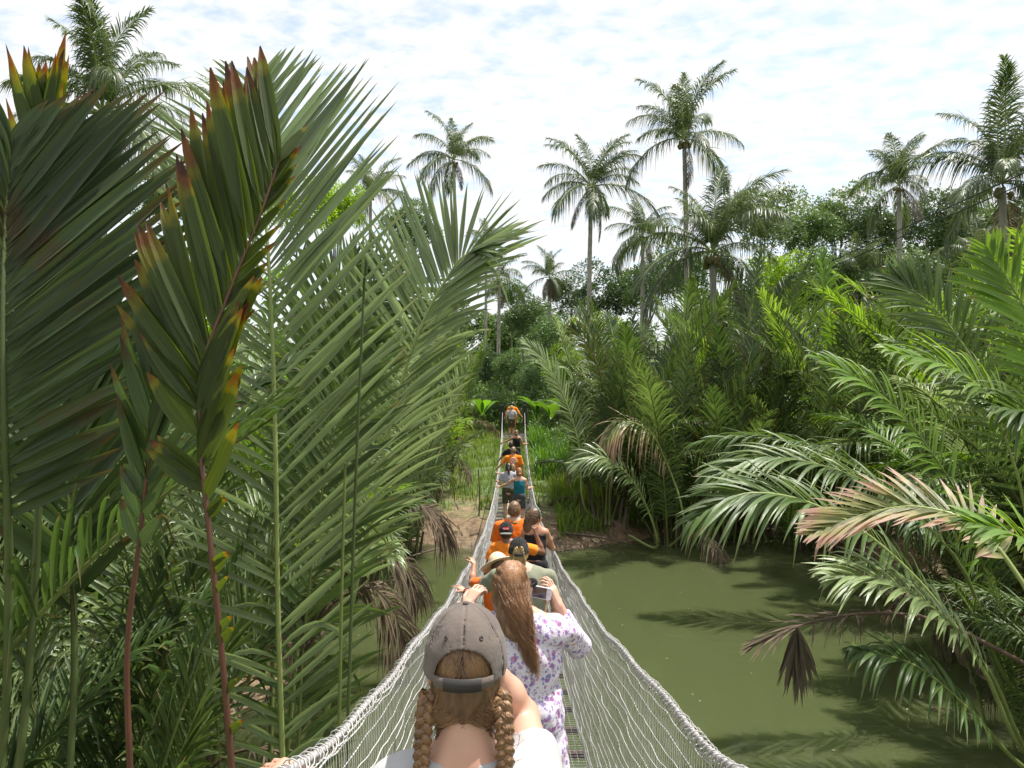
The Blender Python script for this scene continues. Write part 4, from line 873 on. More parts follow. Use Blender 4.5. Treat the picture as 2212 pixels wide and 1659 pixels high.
# ---------------------------------------------------------------- people: smooth implicit bodies turned into one mesh
class Sdf:
    def __init__(s): s.p = []; s.cuts = []; s.nz = []
    def cone(s, a, b, ra, rb, k=.02, sq=None):
        "tapered capsule; sq=(axis, factor) flattens it along an axis"
        s.p.append(('c', np.array(a, float), np.array(b, float), ra, rb, k, sq)); return s
    def ell(s, c, r, rot=None, k=.02, sub=False):
        s.p.append(('s' if sub else 'e', np.array(c, float), np.array(r, float), None if rot is None else np.array(rot, float), k)); return s
    def chain(s, pts, rad, k=.02, sq=None):
        for i in range(len(pts)-1): s.cone(pts[i], pts[i+1], rad[i], rad[i+1], k, sq)
        return s
    def mesh(s, name, h, mats, smooth_it=1):
        lo = np.full(3, 1e9); hi = -lo; bb = []
        for q in s.p:
            if q[0] == 'c': r = max(q[3], q[4]); l_ = np.minimum(q[1], q[2])-r; u_ = np.maximum(q[1], q[2])+r
            else:
                r = q[2].max() if q[3] is not None else q[2]; l_ = q[1]-r; u_ = q[1]+r
            m_ = q[5 if q[0] == 'c' else 4]+2.5*h; bb.append((l_-m_, u_+m_))
            if q[0] != 's': lo = np.minimum(lo, l_); hi = np.maximum(hi, u_)
        lo -= 4*h; hi += 4*h; n = np.ceil((hi-lo)/h).astype(int)+1
        A = np.full(n, .08, np.float32)
        ax = [lo[i]+h*np.arange(n[i]) for i in range(3)]
        for q, (l_, u_) in zip(s.p, bb):
            i0 = np.clip(((l_-lo)/h).astype(int), 0, n-1); i1 = np.clip(((u_-lo)/h).astype(int)+2, 1, n)
            if (i1 <= i0).any(): continue
            sl = tuple(slice(i0[i], i1[i]) for i in range(3))
            x = ax[0][sl[0]][:, None, None]; y = ax[1][sl[1]][None, :, None]; z = ax[2][sl[2]][None, None]
            if q[0] == 'c':
                _, a, b, ra, rb, k, sq = q; d = b-a; dd = max((d*d).sum(), 1e-9)
                t = np.clip(((x-a[0])*d[0]+(y-a[1])*d[1]+(z-a[2])*d[2])/dd, 0, 1)
                vx, vy, vz = x-a[0]-t*d[0], y-a[1]-t*d[1], z-a[2]-t*d[2]
                l2 = vx*vx+vy*vy+vz*vz
                if sq is not None:
                    e, f = np.array(sq[0], float), sq[1]; pr = vx*e[0]+vy*e[1]+vz*e[2]; l2 = l2+pr*pr*(1/f**2-1)
                    D = (np.sqrt(l2)-(ra+(rb-ra)*t))*(f if f < 1 else 1)**.5
                else: D = np.sqrt(l2)-(ra+(rb-ra)*t)
            else:
                _, c, r, rot, k = q; px, py, pz = x-c[0], y-c[1], z-c[2]
                if rot is not None:
                    qx = px*rot[0][0]+py*rot[1][0]+pz*rot[2][0]; qy = px*rot[0][1]+py*rot[1][1]+pz*rot[2][1]; qz = px*rot[0][2]+py*rot[1][2]+pz*rot[2][2]
                    px, py, pz = qx, qy, qz
                m1 = np.sqrt((px/r[0])**2+(py/r[1])**2+(pz/r[2])**2); m2 = np.sqrt((px/r[0]**2)**2+(py/r[1]**2)**2+(pz/r[2]**2)**2)+1e-6
                D = m1*(m1-1)/m2
            D = D.astype(np.float32); cur = A[sl]
            if q[0] == 's': hh = np.maximum(k-np.abs(cur+D), 0)/k; A[sl] = np.maximum(cur, -D)+hh*hh*k/4
            else: hh = np.maximum(k-np.abs(cur-D), 0)/k; A[sl] = np.minimum(cur, D)-hh*hh*k/4
        x = ax[0][:, None, None]; y = ax[1][None, :, None]; z = ax[2][None, None]
        for f in s.nz: A += f(x, y, z).astype(np.float32)
        for f in s.cuts: A = np.maximum(A, f(x, y, z).astype(np.float32))
        # surface nets
        ins = A < 0; c = [ins[i:n[0]-1+i, j:n[1]-1+j, k_:n[2]-1+k_] for i in (0, 1) for j in (0, 1) for k_ in (0, 1)]
        sm = sum(q.astype(np.int8) for q in c); act = (sm > 0) & (sm < 8)
        I = np.argwhere(act); idx = np.full(act.shape, -1, np.int32); idx[act] = np.arange(len(I))
        P_ = np.zeros((len(I), 3)); cnt = np.zeros(len(I))
        cor = [(i, j, k_) for i in (0, 1) for j in (0, 1) for k_ in (0, 1)]
        for a in range(8):
            for b in range(a+1, 8):
                if sum(abs(cor[a][m]-cor[b][m]) for m in range(3)) != 1: continue
                va = A[I[:, 0]+cor[a][0], I[:, 1]+cor[a][1], I[:, 2]+cor[a][2]]; vb = A[I[:, 0]+cor[b][0], I[:, 1]+cor[b][1], I[:, 2]+cor[b][2]]
                m = (va < 0) != (vb < 0); t = np.where(m, va/(va-vb+1e-12), 0)
                P_ += np.where(m[:, None], np.array(cor[a])+t[:, None]*(np.array(cor[b])-np.array(cor[a])), 0); cnt += m
        V = lo+(I+P_/cnt[:, None])*h
        Q = []
        for d in range(3):
            o1, o2 = [(1, 2), (2, 0), (0, 1)][d]
            sl0 = [slice(None)]*3; sl1 = [slice(None)]*3; sl0[d] = slice(0, -1); sl1[d] = slice(1, None)
            E = ins[tuple(sl0)] != ins[tuple(sl1)]; flip = ins[tuple(sl0)]
            e = np.argwhere(E); ok = (e[:, o1] > 0) & (e[:, o2] > 0) & (e[:, o1] < n[o1]-1) & (e[:, o2] < n[o2]-1); e = e[ok]
            fl = flip[e[:, 0], e[:, 1], e[:, 2]]
            def ix(a_, b_):
                g_ = e.copy(); g_[:, o1] -= a_; g_[:, o2] -= b_; return idx[g_[:, 0], g_[:, 1], g_[:, 2]]
            q4 = np.stack([ix(1, 1), ix(0, 1), ix(0, 0), ix(1, 0)], -1); q4[~fl] = q4[~fl][:, ::-1]; Q.append(q4)
        Q = np.concatenate(Q); Q = Q[(Q >= 0).all(1)]
        # light Laplacian relax
        for _ in range(smooth_it):
            S_ = np.zeros_like(V); C_ = np.zeros(len(V))
            for a_, b_ in ((0, 1), (1, 2), (2, 3), (3, 0)):
                for u_, v_ in ((a_, b_), (b_, a_)):
                    for m in range(3): S_[:, m] += np.bincount(Q[:, u_], V[Q[:, v_], m], len(V))
                    C_ += np.bincount(Q[:, u_], minlength=len(V))
            V = V*.55+.45*S_/np.maximum(C_, 1)[:, None]
        return meshdata(name, V, [Q], mats)
def unit(v): v = np.asarray(v, float); return v/(np.linalg.norm(v)+1e-9)
def ik(a, b, l1, l2, pole):
    "elbow position between shoulder a and wrist b (b may be pulled in if out of reach)"
    a = np.asarray(a, float); b = np.asarray(b, float); d = b-a; D = np.linalg.norm(d)
    if D > (l1+l2)*.995: b = a+d/D*(l1+l2)*.995; d = b-a; D = np.linalg.norm(d)
    u = d/D; x = (l1*l1-l2*l2+D*D)/(2*D); hgt = math.sqrt(max(l1*l1-x*x, 0)); p = np.asarray(pole, float); p = unit(p-(p@u)*u)
    return a+u*x+p*hgt, b
def skinmat(name, c):
    m, t, b, o = newmat(name); n = noise(t, 9, 4); n2 = noise(t, 60, 3)
    L(t, ramp(t, n.outputs[0], [(.3, c), (.7, tuple(v*q for v, q in zip(c, (.92, .80, .76))))]).outputs[0], b.inputs['Base Color'])
    b.inputs['Roughness'].default_value = .48; b.inputs['Subsurface Weight'].default_value = .12; b.inputs['Subsurface Radius'].default_value = (.02, .008, .004); b.inputs['Subsurface Scale'].default_value = .5
    bump(t, b, n2.outputs[0], .0006, .5); return m
def clothmat(name, c, c2=None, sc=6, weave=900):
    m, t, b, o = newmat(name); c2 = c2 or tuple(v*.86 for v in c); n = noise(t, sc, 3)
    L(t, ramp(t, n.outputs[0], [(.3, c), (.7, c2)]).outputs[0], b.inputs['Base Color'])
    b.inputs['Roughness'].default_value = .85; b.inputs['Specular IOR Level'].default_value = .2; b.inputs['Sheen Weight'].default_value = .15
    n1 = noise(t, 14, 4, .6); n2 = noise(t, weave, 1)
    ad = N(t, 'ShaderNodeMath', operation='MULTIPLY_ADD'); L(t, n2.outputs[0], ad.inputs[0]); ad.inputs[1].default_value = .06; L(t, n1.outputs[0], ad.inputs[2])
    bump(t, b, ad.outputs[0], .02, .5); return m
def hairmat(name, c1, c2, rough=.38):
    m, t, b, o = newmat(name); at = N(t, 'ShaderNodeAttribute', attribute_name='leafrand'); n = noise(t, 55, 4, .6, stretch=(1, 1, .12)); n3 = noise(t, 7, 2)
    s1 = N(t, 'ShaderNodeMath', operation='MULTIPLY_ADD'); L(t, at.outputs['Fac'], s1.inputs[0]); s1.inputs[1].default_value = .55; L(t, n.outputs[0], s1.inputs[2])
    s2 = N(t, 'ShaderNodeMath', operation='MULTIPLY_ADD'); L(t, n3.outputs[0], s2.inputs[0]); s2.inputs[1].default_value = .4; L(t, s1.outputs[0], s2.inputs[2])
    L(t, ramp(t, s2.outputs[0], [(.4, c1), (1.1, c2)]).outputs[0], b.inputs['Base Color'])
    b.inputs['Roughness'].default_value = rough; b.inputs['Specular IOR Level'].default_value = .6; bump(t, b, n.outputs[0], .01, .8); return m
M['skin_light'] = skinmat('skin_light', (.60, .37, .27)); M['skin_pink'] = skinmat('skin_pink', (.58, .345, .25)); M['skin_dark'] = skinmat('skin_brown', (.22, .11, .065)); M['skin_tan'] = skinmat('skin_tan', (.50, .27, .17))
M['hair_brown'] = hairmat('hair_brown', (.045, .022, .011), (.19, .105, .052)); M['hair_auburn'] = hairmat('hair_auburn', (.055, .026, .012), (.30, .165, .075)); M['hair_long'] = hairmat('hair_long', (.042, .018, .009), (.34, .175, .08), .36)
M['hair_blond'] = hairmat('hair_blond', (.20, .12, .045), (.55, .38, .17)); M['hair_dark'] = hairmat('hair_dark', (.018, .011, .008), (.065, .035, .022)); M['hair_red'] = hairmat('hair_ginger', (.16, .06, .02), (.42, .18, .06)); M['hair_tan'] = hairmat('hair_light_brown', (.13, .08, .045), (.32, .21, .12))
M['cap_grey'] = clothmat('cap_twill', (.160, .128, .110), (.108, .086, .074), 9, 1500); M['cap_black'] = clothmat('cap_black', (.020, .019, .020)); M['strap'] = simple('cap_strap', (.045, .040, .038), (.03, .027, .026), 20, .5)
M['shirt_white'] = clothmat('shirt_white', (.44, .43, .43), (.38, .37, .375)); M['shirt_grey'] = clothmat('shirt_grey', (.40, .39, .43)); M['olive'] = clothmat('shirt_olive', (.24, .25, .175), (.205, .215, .15)); M['orange'] = clothmat('shirt_orange', (.85, .17, .015), (.78, .14, .01)); M['orange2'] = clothmat('shirt_light_orange', (.90, .26, .02), (.82, .21, .015))
M['teal'] = clothmat('top_teal', (.012, .16, .21), (.01, .12, .16)); M['black'] = clothmat('black_cloth', (.018, .017, .02)); M['shorts_grey'] = clothmat('shorts_grey', (.075, .075, .085)); M['shorts_camo'] = clothmat('shorts_camo', (.11, .095, .05), (.035, .035, .022), 14); M['shoe'] = simple('shoe', (.06, .05, .045)); M['straw'] = simple('straw', (.78, .62, .44), (.62, .47, .31), 40, .8, .004, 160); M['green_trim'] = simple('green_collar', (.06, .13, .04)); M['white_trim'] = simple('white_strap', (.75, .65, .66)); M['pinktrim'] = simple('pink_trim', (.55, .12, .22))
def floralmat():
    m, t, b, o = newmat('floral_blouse'); tc_ = N(t, 'ShaderNodeTexCoord'); col = (.72, .68, .74, 1); col = None
    ns = noise(t, 30, 3); 
    vec = N(t, 'ShaderNodeMix', data_type='VECTOR'); vec.inputs[0].default_value = .02; L(t, tc_.outputs['Object'], vec.inputs[4]); L(t, ns.outputs['Color'], vec.inputs[5])
    cur = (.66, .62, .68)
    for sc, th, rmp in ((32, .45, [(0, (.34, .07, .20)), (.35, (.22, .09, .32)), (.6, (.12, .17, .38)), (.8, (.42, .20, .34)), (1, (.20, .09, .30))]), (64, .44, [(0, (.22, .13, .40)), (.4, (.38, .17, .34)), (.7, (.16, .25, .44)), (1, (.30, .18, .45))]), (100, .38, [(0, (.42, .30, .60)), (.5, (.66, .38, .55)), (1, (.36, .42, .62))])):
        v = N(t, 'ShaderNodeTexVoronoi'); v.inputs['Scale'].default_value = sc; L(t, vec.outputs[1], v.inputs['Vector'])
        w_ = noise(t, sc*2.4, 2); ad = N(t, 'ShaderNodeMath', operation='MULTIPLY_ADD'); L(t, w_.outputs[0], ad.inputs[0]); ad.inputs[1].default_value = .45; L(t, v.outputs['Distance'], ad.inputs[2])
        mr = N(t, 'ShaderNodeMapRange'); L(t, ad.outputs[0], mr.inputs[0]); mr.inputs[1].default_value = th+.10; mr.inputs[2].default_value = th+.20; mr.inputs[3].default_value = .9; mr.inputs[4].default_value = 0
        sx = N(t, 'ShaderNodeSeparateXYZ'); L(t, v.outputs['Color'], sx.inputs[0])
        cr = ramp(t, sx.outputs[0], rmp)
        gt = N(t, 'ShaderNodeMath', operation='GREATER_THAN'); L(t, sx.outputs[1], gt.inputs[0]); gt.inputs[1].default_value = .22
        ml = N(t, 'ShaderNodeMath', operation='MULTIPLY'); L(t, mr.outputs[0], ml.inputs[0]); L(t, gt.outputs[0], ml.inputs[1])
        cur = mixc(t, ml.outputs[0], cur, cr.outputs[0])
    L(t, cur, b.inputs['Base Color']); b.inputs['Roughness'].default_value = .8; b.inputs['Specular IOR Level'].default_value = .2
    bump(t, b, noise(t, 16, 4, .6).outputs[0], .02, .5); return m
M['floral'] = floralmat()

def hand_sdf(S_, w_, d, nrm, thumb, curl=(.3, .5, .4), sz=1., spread=.10, tin=0., fr=.0085, palmw=1.):
    "w_ wrist, d pointing direction, nrm towards the palm side, thumb: +1/-1 side; curl per joint in radians"
    d = unit(d); nrm = unit(nrm-(np.asarray(nrm)@d)*d); sd_ = unit(np.cross(d, nrm))*thumb
    pl = .088*sz
    for k in range(4):
        off = (1.5-k)*.019*sz*palmw
        S_.cone(w_+sd_*off*.5, w_+d*pl+sd_*off, .015*sz, .0115*sz, .012)
        p = w_+d*pl+sd_*off*1.02; ang = 0; ln = [(.044, .027, .021), (.048, .031, .022), (.044, .029, .021), (.034, .022, .019)][k]
        fd = unit(d+sd_*(1.5-k)*spread)
        for j in range(3):
            ang += curl[j]*(1+.12*k-.1*(j == 0)); v = fd*math.cos(ang)+nrm*math.sin(ang); q = p+v*ln[j]*sz
            S_.cone(p, q, (fr-.0006*j)*sz, (fr-.0006*(j+1))*sz, .003); p = q
    tb = w_+d*.022*sz+sd_*.026*sz; t1 = tb+unit(d*.75+sd_*(.8-tin)+nrm*(.35+tin))*.042*sz; t2 = t1+unit(d*.95+sd_*(.35-tin)+nrm*(.35+tin*.8))*.030*sz; t3 = t2+unit(d+sd_*(.05-tin)+nrm*(.35+tin*.6))*.024*sz
    S_.chain([w_+d*.01, tb, t1, t2, t3], [.016*sz, .0145*sz, .0115*sz, .0100*sz, .0085*sz], .006)
def rotz(a): c, s_ = math.cos(a), math.sin(a); return np.array([[c, -s_, 0], [s_, c, 0], [0, 0, 1]])
def person(label, X_, Y_, H=1.65, h=.012, yaw=0., wid=1., girth=1., skin='skin_light', hands=None, head_yaw=0., head_pitch=0., shirt=None, sleeve=.5, shirt_hem=.52, neck_cut=.865, shorts=None, shorts_hem=.30, hair=None, hair_mat='hair_brown', legs=True, bend=0., shoulder_w=.175, fingers=True, top='tee', base=None, step=.0, headx=0., cap=None, wr=.5, neck=0., shorts_w=1.):
    """H height; hands: dict side(-1 left, +1 right) -> dict(pos=world target or None, pole=, d=, n=, curl=)
    everything below is local metres: x right, y forward, z up from the feet"""
    zb = float(deck_z(Y_))+.01 if base is None else base
    root = empty('person', (X_, Y_, zb)); root.rotation_euler = (0, 0, yaw)
    tag(root, label, 'person', 'people walking along the bridge')
    s_ = H/1.70; Rz = rotz(yaw); org = np.array([X_, Y_, zb]); toL = lambda p: (np.asarray(p, float)-org)@Rz
    rng = np.random.default_rng(abs(hash(label)) % 1000 if False else len(label)*7+int(Y_*10))
    by = bend
    chest = np.array([0, .00+by*.6, 1.25])*s_; sh = 1.395*s_; shw = shoulder_w*wid
    B = Sdf(); fdir = (0, 1, 0)
    hip = .92*s_
    # legs
    stp = step
    if legs:
        for sx in (-1, 1):
            yo = stp*sx; A_ = np.array([sx*.095*s_, yo, .085*s_]); K = np.array([sx*.10*s_, yo*.6+.03, .48*s_]); Hp = np.array([sx*.092*s_*wid**.5, 0, .90*s_])
            B.chain([Hp, K], [.088*s_*girth, .056*s_], .03); B.chain([K, K*.5+A_*.5+np.array([0, -.015, .03]), A_], [.054*s_, .052*s_, .034*s_], .02)
            B.cone(A_+np.array([0, -.03, -.045*s_]), A_+np.array([0, .14*s_, -.05*s_]), .038*s_, .030*s_, .02)
    B.ell((0, -.01, .96*s_), (.155*s_*wid, .112*s_*girth, .12*s_), k=.05)
    B.chain([(0, 0, .95*s_), (0, by*.3, 1.08*s_), chest, (0, by, 1.33*s_)], [.135*s_*wid, .118*s_*wid, .145*s_*wid, .125*s_*wid], .05, (fdir, .68*girth))
    shp = {sx: np.array([sx*shw*s_, by, sh-.01]) for sx in (-1, 1)}
    B.cone((-.11*s_*wid, by, sh-.015*s_), (.11*s_*wid, by, sh-.015*s_), .062*s_, .062*s_, .04)
    nb = np.array([0, by-.008, 1.40*s_]); hd = np.array([headx, by+.035+.05*head_pitch, 1.585*s_+neck])
    B.cone(nb, hd+np.array([0, -.025, -.075*s_]), .062*s_, .054*s_, .035)
    for sx in (-1, 1): B.cone(shp[sx]*np.array([.75, 1, 1])+np.array([0, 0, .0]), nb+np.array([sx*.035, 0, .055*s_]), .04*s_, .035*s_, .05)
    Rh = np.array((Matrix.Rotation(head_yaw, 3, 'Z') @ Matrix.Rotation(-head_pitch, 3, 'X')))
    hl = lambda v: hd+Rh@(np.asarray(v, float)*s_)
    B.ell(hl((0, 0, .012)), np.array([.074, .094, .108])*s_, Rh, .02)
    B.ell(hl((0, .032, -.055)), np.array([.052, .058, .062])*s_, Rh, .03)
    B.cone(hl((0, .088, .005)), hl((0, .107, -.028)), .009*s_, .014*s_, .012)          # nose
    B.ell(hl((0, .086, -.060)), np.array([.024, .012, .010])*s_, Rh, .008); B.ell(hl((0, .076, -.094)), np.array([.024, .018, .016])*s_, Rh, .015)
    for sx in (-1, 1):
        B.ell(hl((sx*.030, .094, .004)), np.array([.016, .012, .011])*s_, Rh, .012, sub=True)
        B.ell(hl((sx*.077, -.004, -.018)), np.array([.010, .020, .030])*s_, Rh, .008)
    # arms
    AR_ = {}
    hands = hands or {}
    for sx in (-1, 1):
        hnd = hands.get(sx, {}); S0 = shp[sx]; l1, l2 = .275*s_, .245*s_
        if hnd.get('pos') is not None: wr_t = toL(hnd['pos'])
        else: wr_t = S0+np.array([sx*.10, .10, -.47*s_])
        d_t = hnd.get('d'); 
        El, W_ = ik(S0, wr_t, l1, l2, hnd.get('pole', (sx*.4, -.5, -.6)))
        fd = unit(W_-El); d_ = unit(toL(np.array(d_t)+org) if d_t is not None else fd); nn = toL(np.array(hnd.get('n', (0, .1, -1)))+org)
        AR_[sx] = (S0, El, W_)
        B.chain([S0, S0*.55+El*.45, El], [.050*s_*wid**.4, .047*s_*wid**.4, .037*s_], .03)
        B.chain([El, El*.65+W_*.35, W_], [.037*s_, .038*s_, .024*s_], .02)
        if fingers: hand_sdf(B, W_, d_, nn, hnd.get('thumb', sx*-1), hnd.get('curl', (.35, .5, .4)), s_*.98, hnd.get('spread', .08), hnd.get('tin', 0), max(.0082, h*.72))
        else: B.chain([W_, W_+d_*.08*s_, W_+d_*.13*s_+unit(nn)*.03], [.024*s_, .030*s_, .014*s_], .02)
    link('body', B.mesh('body', h, [M[skin]], 1), root)
    wr_ = lambda amp, f_: (lambda x, y, z: amp*(np.sin(f_*x+2.1*np.sin(f_*.6*z))*np.sin(f_*.8*z+1.7*np.sin(f_*.7*x+y*9))))
    wrinkle = wr_(.0045*wr*2, 26)
    if shirt:
        C_ = Sdf(); o_ = .014; hz = shirt_hem*1.70*s_ if False else shirt_hem*H
        C_.chain([(0, 0, hz-.03), (0, by*.3, 1.08*s_), chest, (0, by, 1.33*s_)], [(.150 if shirt_hem > .45 else .205)*s_*wid*(1.05), .128*s_*wid+o_*.8, .145*s_*wid+o_, .125*s_*wid+o_], .05, (fdir, .72*girth))
        if shirt_hem < .45: C_.cone((0, 0, hz), (0, 0, .96*s_), .21*s_*wid, .185*s_*wid, .05, (fdir, .80))
        C_.cone((-.11*s_*wid, by, sh-.015*s_), (.11*s_*wid, by, sh-.015*s_), .062*s_+o_*.7, .062*s_+o_*.7, .04)
        for sx in (-1, 1):
            if top == 'tee':
                C_.cone(shp[sx]*np.array([.75, 1, 1]), nb+np.array([sx*.035, 0, .05*s_]), .04*s_+o_*.5, .035*s_+o_*.4, .05)
                S0, El, W_ = AR_[sx]
                if sleeve <= 1: C_.cone(S0, S0+(El-S0)*sleeve, .050*s_+o_, .048*s_+o_*1.6, .035)
                else:
                    C_.cone(S0, El, .050*s_+o_, .043*s_+o_, .035); C_.cone(El, El+(W_-El)*(sleeve-1), .043*s_+o_, .030*s_+o_, .03)
        C_.nz.append(wrinkle)
        C_.cuts.append(lambda x, y, z: (hz-z)+0*x+0*y)
        nz_ = neck_cut*H
        C_.cuts.append(lambda x, y, z: (z-nz_-2.2*np.maximum(np.abs(x)-.068, 0)-.35*np.minimum(y-by, 0)*0)+0*y if top == 'tee' else np.maximum(z-(1.36*s_+.35*np.abs(np.abs(x)-.085)), np.abs(x)-.155*s_*wid)+0*y)
        if top == 'tee':
            for sx in (-1, 1):
                S0, El, W_ = AR_[sx]
                a_, b_ = (S0, El) if sleeve <= 1 else (El, W_)
                u_ = unit(b_-a_); e_ = a_+(b_-a_)*(sleeve if sleeve <= 1 else sleeve-1)+u_*.006
                def cut(x, y, z, u_=u_, e_=e_):
                    d_ = (x-e_[0])*u_[0]+(y-e_[1])*u_[1]+(z-e_[2])*u_[2]
                    r_ = np.sqrt((x-e_[0])**2+(y-e_[1])**2+(z-e_[2])**2)
                    return np.where(r_ < .11, d_, -1)
                C_.cuts.append(cut)
        link('shirt' if top == 'tee' else 'top', C_.mesh('shirt', h, [M[shirt]], 1), root)
    if shorts and legs:
        C_ = Sdf(); C_.ell((0, -.012, .965*s_), (.170*s_*wid*shorts_w, .128*s_*girth*shorts_w, .13*s_), k=.05)
        for sx in (-1, 1):
            yo = stp*sx; C_.cone(np.array([sx*.092*s_*wid**.5, 0, .92*s_]), np.array([sx*.10*s_, yo*.5+.02, shorts_hem*H-.03]), .100*s_*girth*shorts_w, .082*s_*shorts_w if shorts_hem > .2 else .055*s_, .03)
        C_.nz.append(wr_(.004, 20)); C_.cuts.append(lambda x, y, z: (shorts_hem*H-z)+0*x+0*y); C_.cuts.append(lambda x, y, z: (z-.60*H)+0*x+0*y)
        link('shorts' if shorts_hem > .2 else 'trousers', C_.mesh('shorts', h, [M[shorts]], 1), root)
    if legs:
        for sx in (-1, 1):
            C_ = Sdf(); A_ = np.array([sx*.095*s_, stp*sx, .085*s_]); C_.cone(A_+np.array([0, -.03, -.045*s_]), A_+np.array([0, .145*s_, -.05*s_]), .046*s_, .038*s_, .02); C_.cuts.append(lambda x, y, z: (z-.085*s_)+0*x+0*y); C_.cuts.append(lambda x, y, z: (.004-z)+0*x+0*y)
            link('shoe', C_.mesh('shoe', max(h, .010), [M['shoe']], 1), root)
    if hair:
        C_ = Sdf()
        def face_cut(x, y, z, lim=.045):
            px, py, pz = x-hd[0], y-hd[1], z-hd[2]; ly = (px*Rh[0][1]+py*Rh[1][1]+pz*Rh[2][1])/s_; lz = (px*Rh[0][2]+py*Rh[1][2]+pz*Rh[2][2])/s_
            return np.minimum(ly-lim, (.065-lz)*1.)*s_
        C_.ell(hl((0, -.004, .020)), np.array([.084, .104, .114])*s_, Rh, .02)
        if hair == 'short':
            C_.ell(hl((0, -.03, -.02)), np.array([.078, .078, .085])*s_, Rh, .03)
            C_.cuts.append(lambda x, y, z: (hd[2]-.052*s_-z)+.5*(y-hd[1]+.05*s_)+0*x)
        if hair in ('long', 'ponytail', 'bun'): C_.ell(hl((0, -.035, -.03)), np.array([.080, .078, .10])*s_, Rh, .03)
        if hair == 'bun': C_.ell(hl((.01, -.10, -.045)), np.array([.048, .045, .048])*s_, Rh, .02)
        if hair == 'long':
            q = spline([hl((0, -.07, 0)), hl((0, -.10, -.10)), hl((.01, -.11, -.22)), hl((.015, -.115, -.34))], 6); C_.chain(list(q), np.array([.07, .07, .065, .06, .048, .025])*s_, .03, ((0, 1, 0), .6))
        if hair == 'ponytail':
            q = spline([hl((0, -.10, .0)), hl((0, -.13, -.06)), hl((.01, -.125, -.18)), hl((.012, -.12, -.36))], 7); C_.chain(list(q), np.array([.028, .030, .028, .026, .022, .018, .008])*s_, .015)
        C_.nz.append(lambda x, y, z: .0035*(np.sin(95*x+9*np.sin(14*z))*np.sin(90*y+6*np.sin(17*z+x*30))))
        C_.cuts.insert(0, face_cut)
        link('hair', C_.mesh('hair', min(h, .008), [M[hair_mat]], 1), root)
    return dict(root=root, hd=hd, Rh=Rh, hl=hl, s=s_, arms=AR_, shp=shp, nb=nb, by=by, toL=toL, org=org, Rz=Rz)
def strands(name, lines, rad, mat, root, k=3):
    "lines: list of (pts) polylines -> one hair mesh with per-strand colour"
    V = []; Q = []; Rr = []; n = 0
    for i, p in enumerate(lines):
        b = MB(); m = len(p); b.tube(p, np.linspace(1, .45, m)*rad, k, False); v = b.V[0]; V.append(v); Q.append(b.Q[0]+n); n += len(v); Rr.append(np.full(len(v), (i*0.61803) % 1))
    return link(name, meshdata(name, np.concatenate(V), [np.concatenate(Q)], [M[mat]], None, True, {'leafrand': np.concatenate(Rr)}), root)
def braid(name, path, r, mat, root, nst=10, pitch=.045, seed=0):
    "three-strand plait along path, every strand a bundle of fine hairs"
    rng = np.random.default_rng(seed); p = spline(path, 200); ds = np.concatenate([[0], np.cumsum(np.linalg.norm(np.diff(p, axis=0), axis=1))]); T = np.gradient(p, axis=0); T /= np.linalg.norm(T, axis=1)[:, None]
    A = np.cross(T, [0, 1, 0]); A /= np.linalg.norm(A, axis=1)[:, None]; B_ = np.cross(T, A); tp = 1-.35*np.linspace(0, 1, 200); lines = []
    for s3 in range(3):
        ph = ds*2*np.pi/(pitch*3/1.5)+s3*2*np.pi/3
        c = p+A*(np.sin(ph)*r*.60*tp)[:, None]+B_*(np.sin(2*ph)*r*.42*tp)[:, None]
        lines.append((c, .62*r, True))
        for j in range(nst*3):
            a = rng.uniform(0, 6.28); q = .56*r*(.9+.25*rng.random()); w_ = a+ds*rng.uniform(-8, 8)
            lines.append((c+(A*np.cos(w_)[:, None]+B_*np.sin(w_)[:, None])*(q*tp)[:, None], .0011, False))
    V = []; Q = []; Rr = []; n = 0
    for i, (c, rad, core) in enumerate(lines):
        b = MB(); b.tube(c, rad*tp, 7 if core else 3, core); V.append(b.V[0]); Q.append(b.Q[0]+n); n += len(b.V[0]); Rr.append(np.full(len(b.V[0]), .15 if core else rng.random()))
    for i in range(110):   # flyaway hairs
        j = rng.integers(0, 180); e = p[j]+rng.normal(0, .018, 3)*r/.02; b = MB(); b.tube(spline([p[j], (p[j]+e)/2+rng.normal(0, .004, 3), e], 6), .0006, 3, False); V.append(b.V[0]); Q.append(b.Q[0]+n); n += len(b.V[0]); Rr.append(np.full(len(b.V[0]), rng.random()))
    return link(name, meshdata(name, np.concatenate(V), [np.concatenate(Q)], [M[mat]], None, True, {'leafrand': np.concatenate(Rr)}), root)
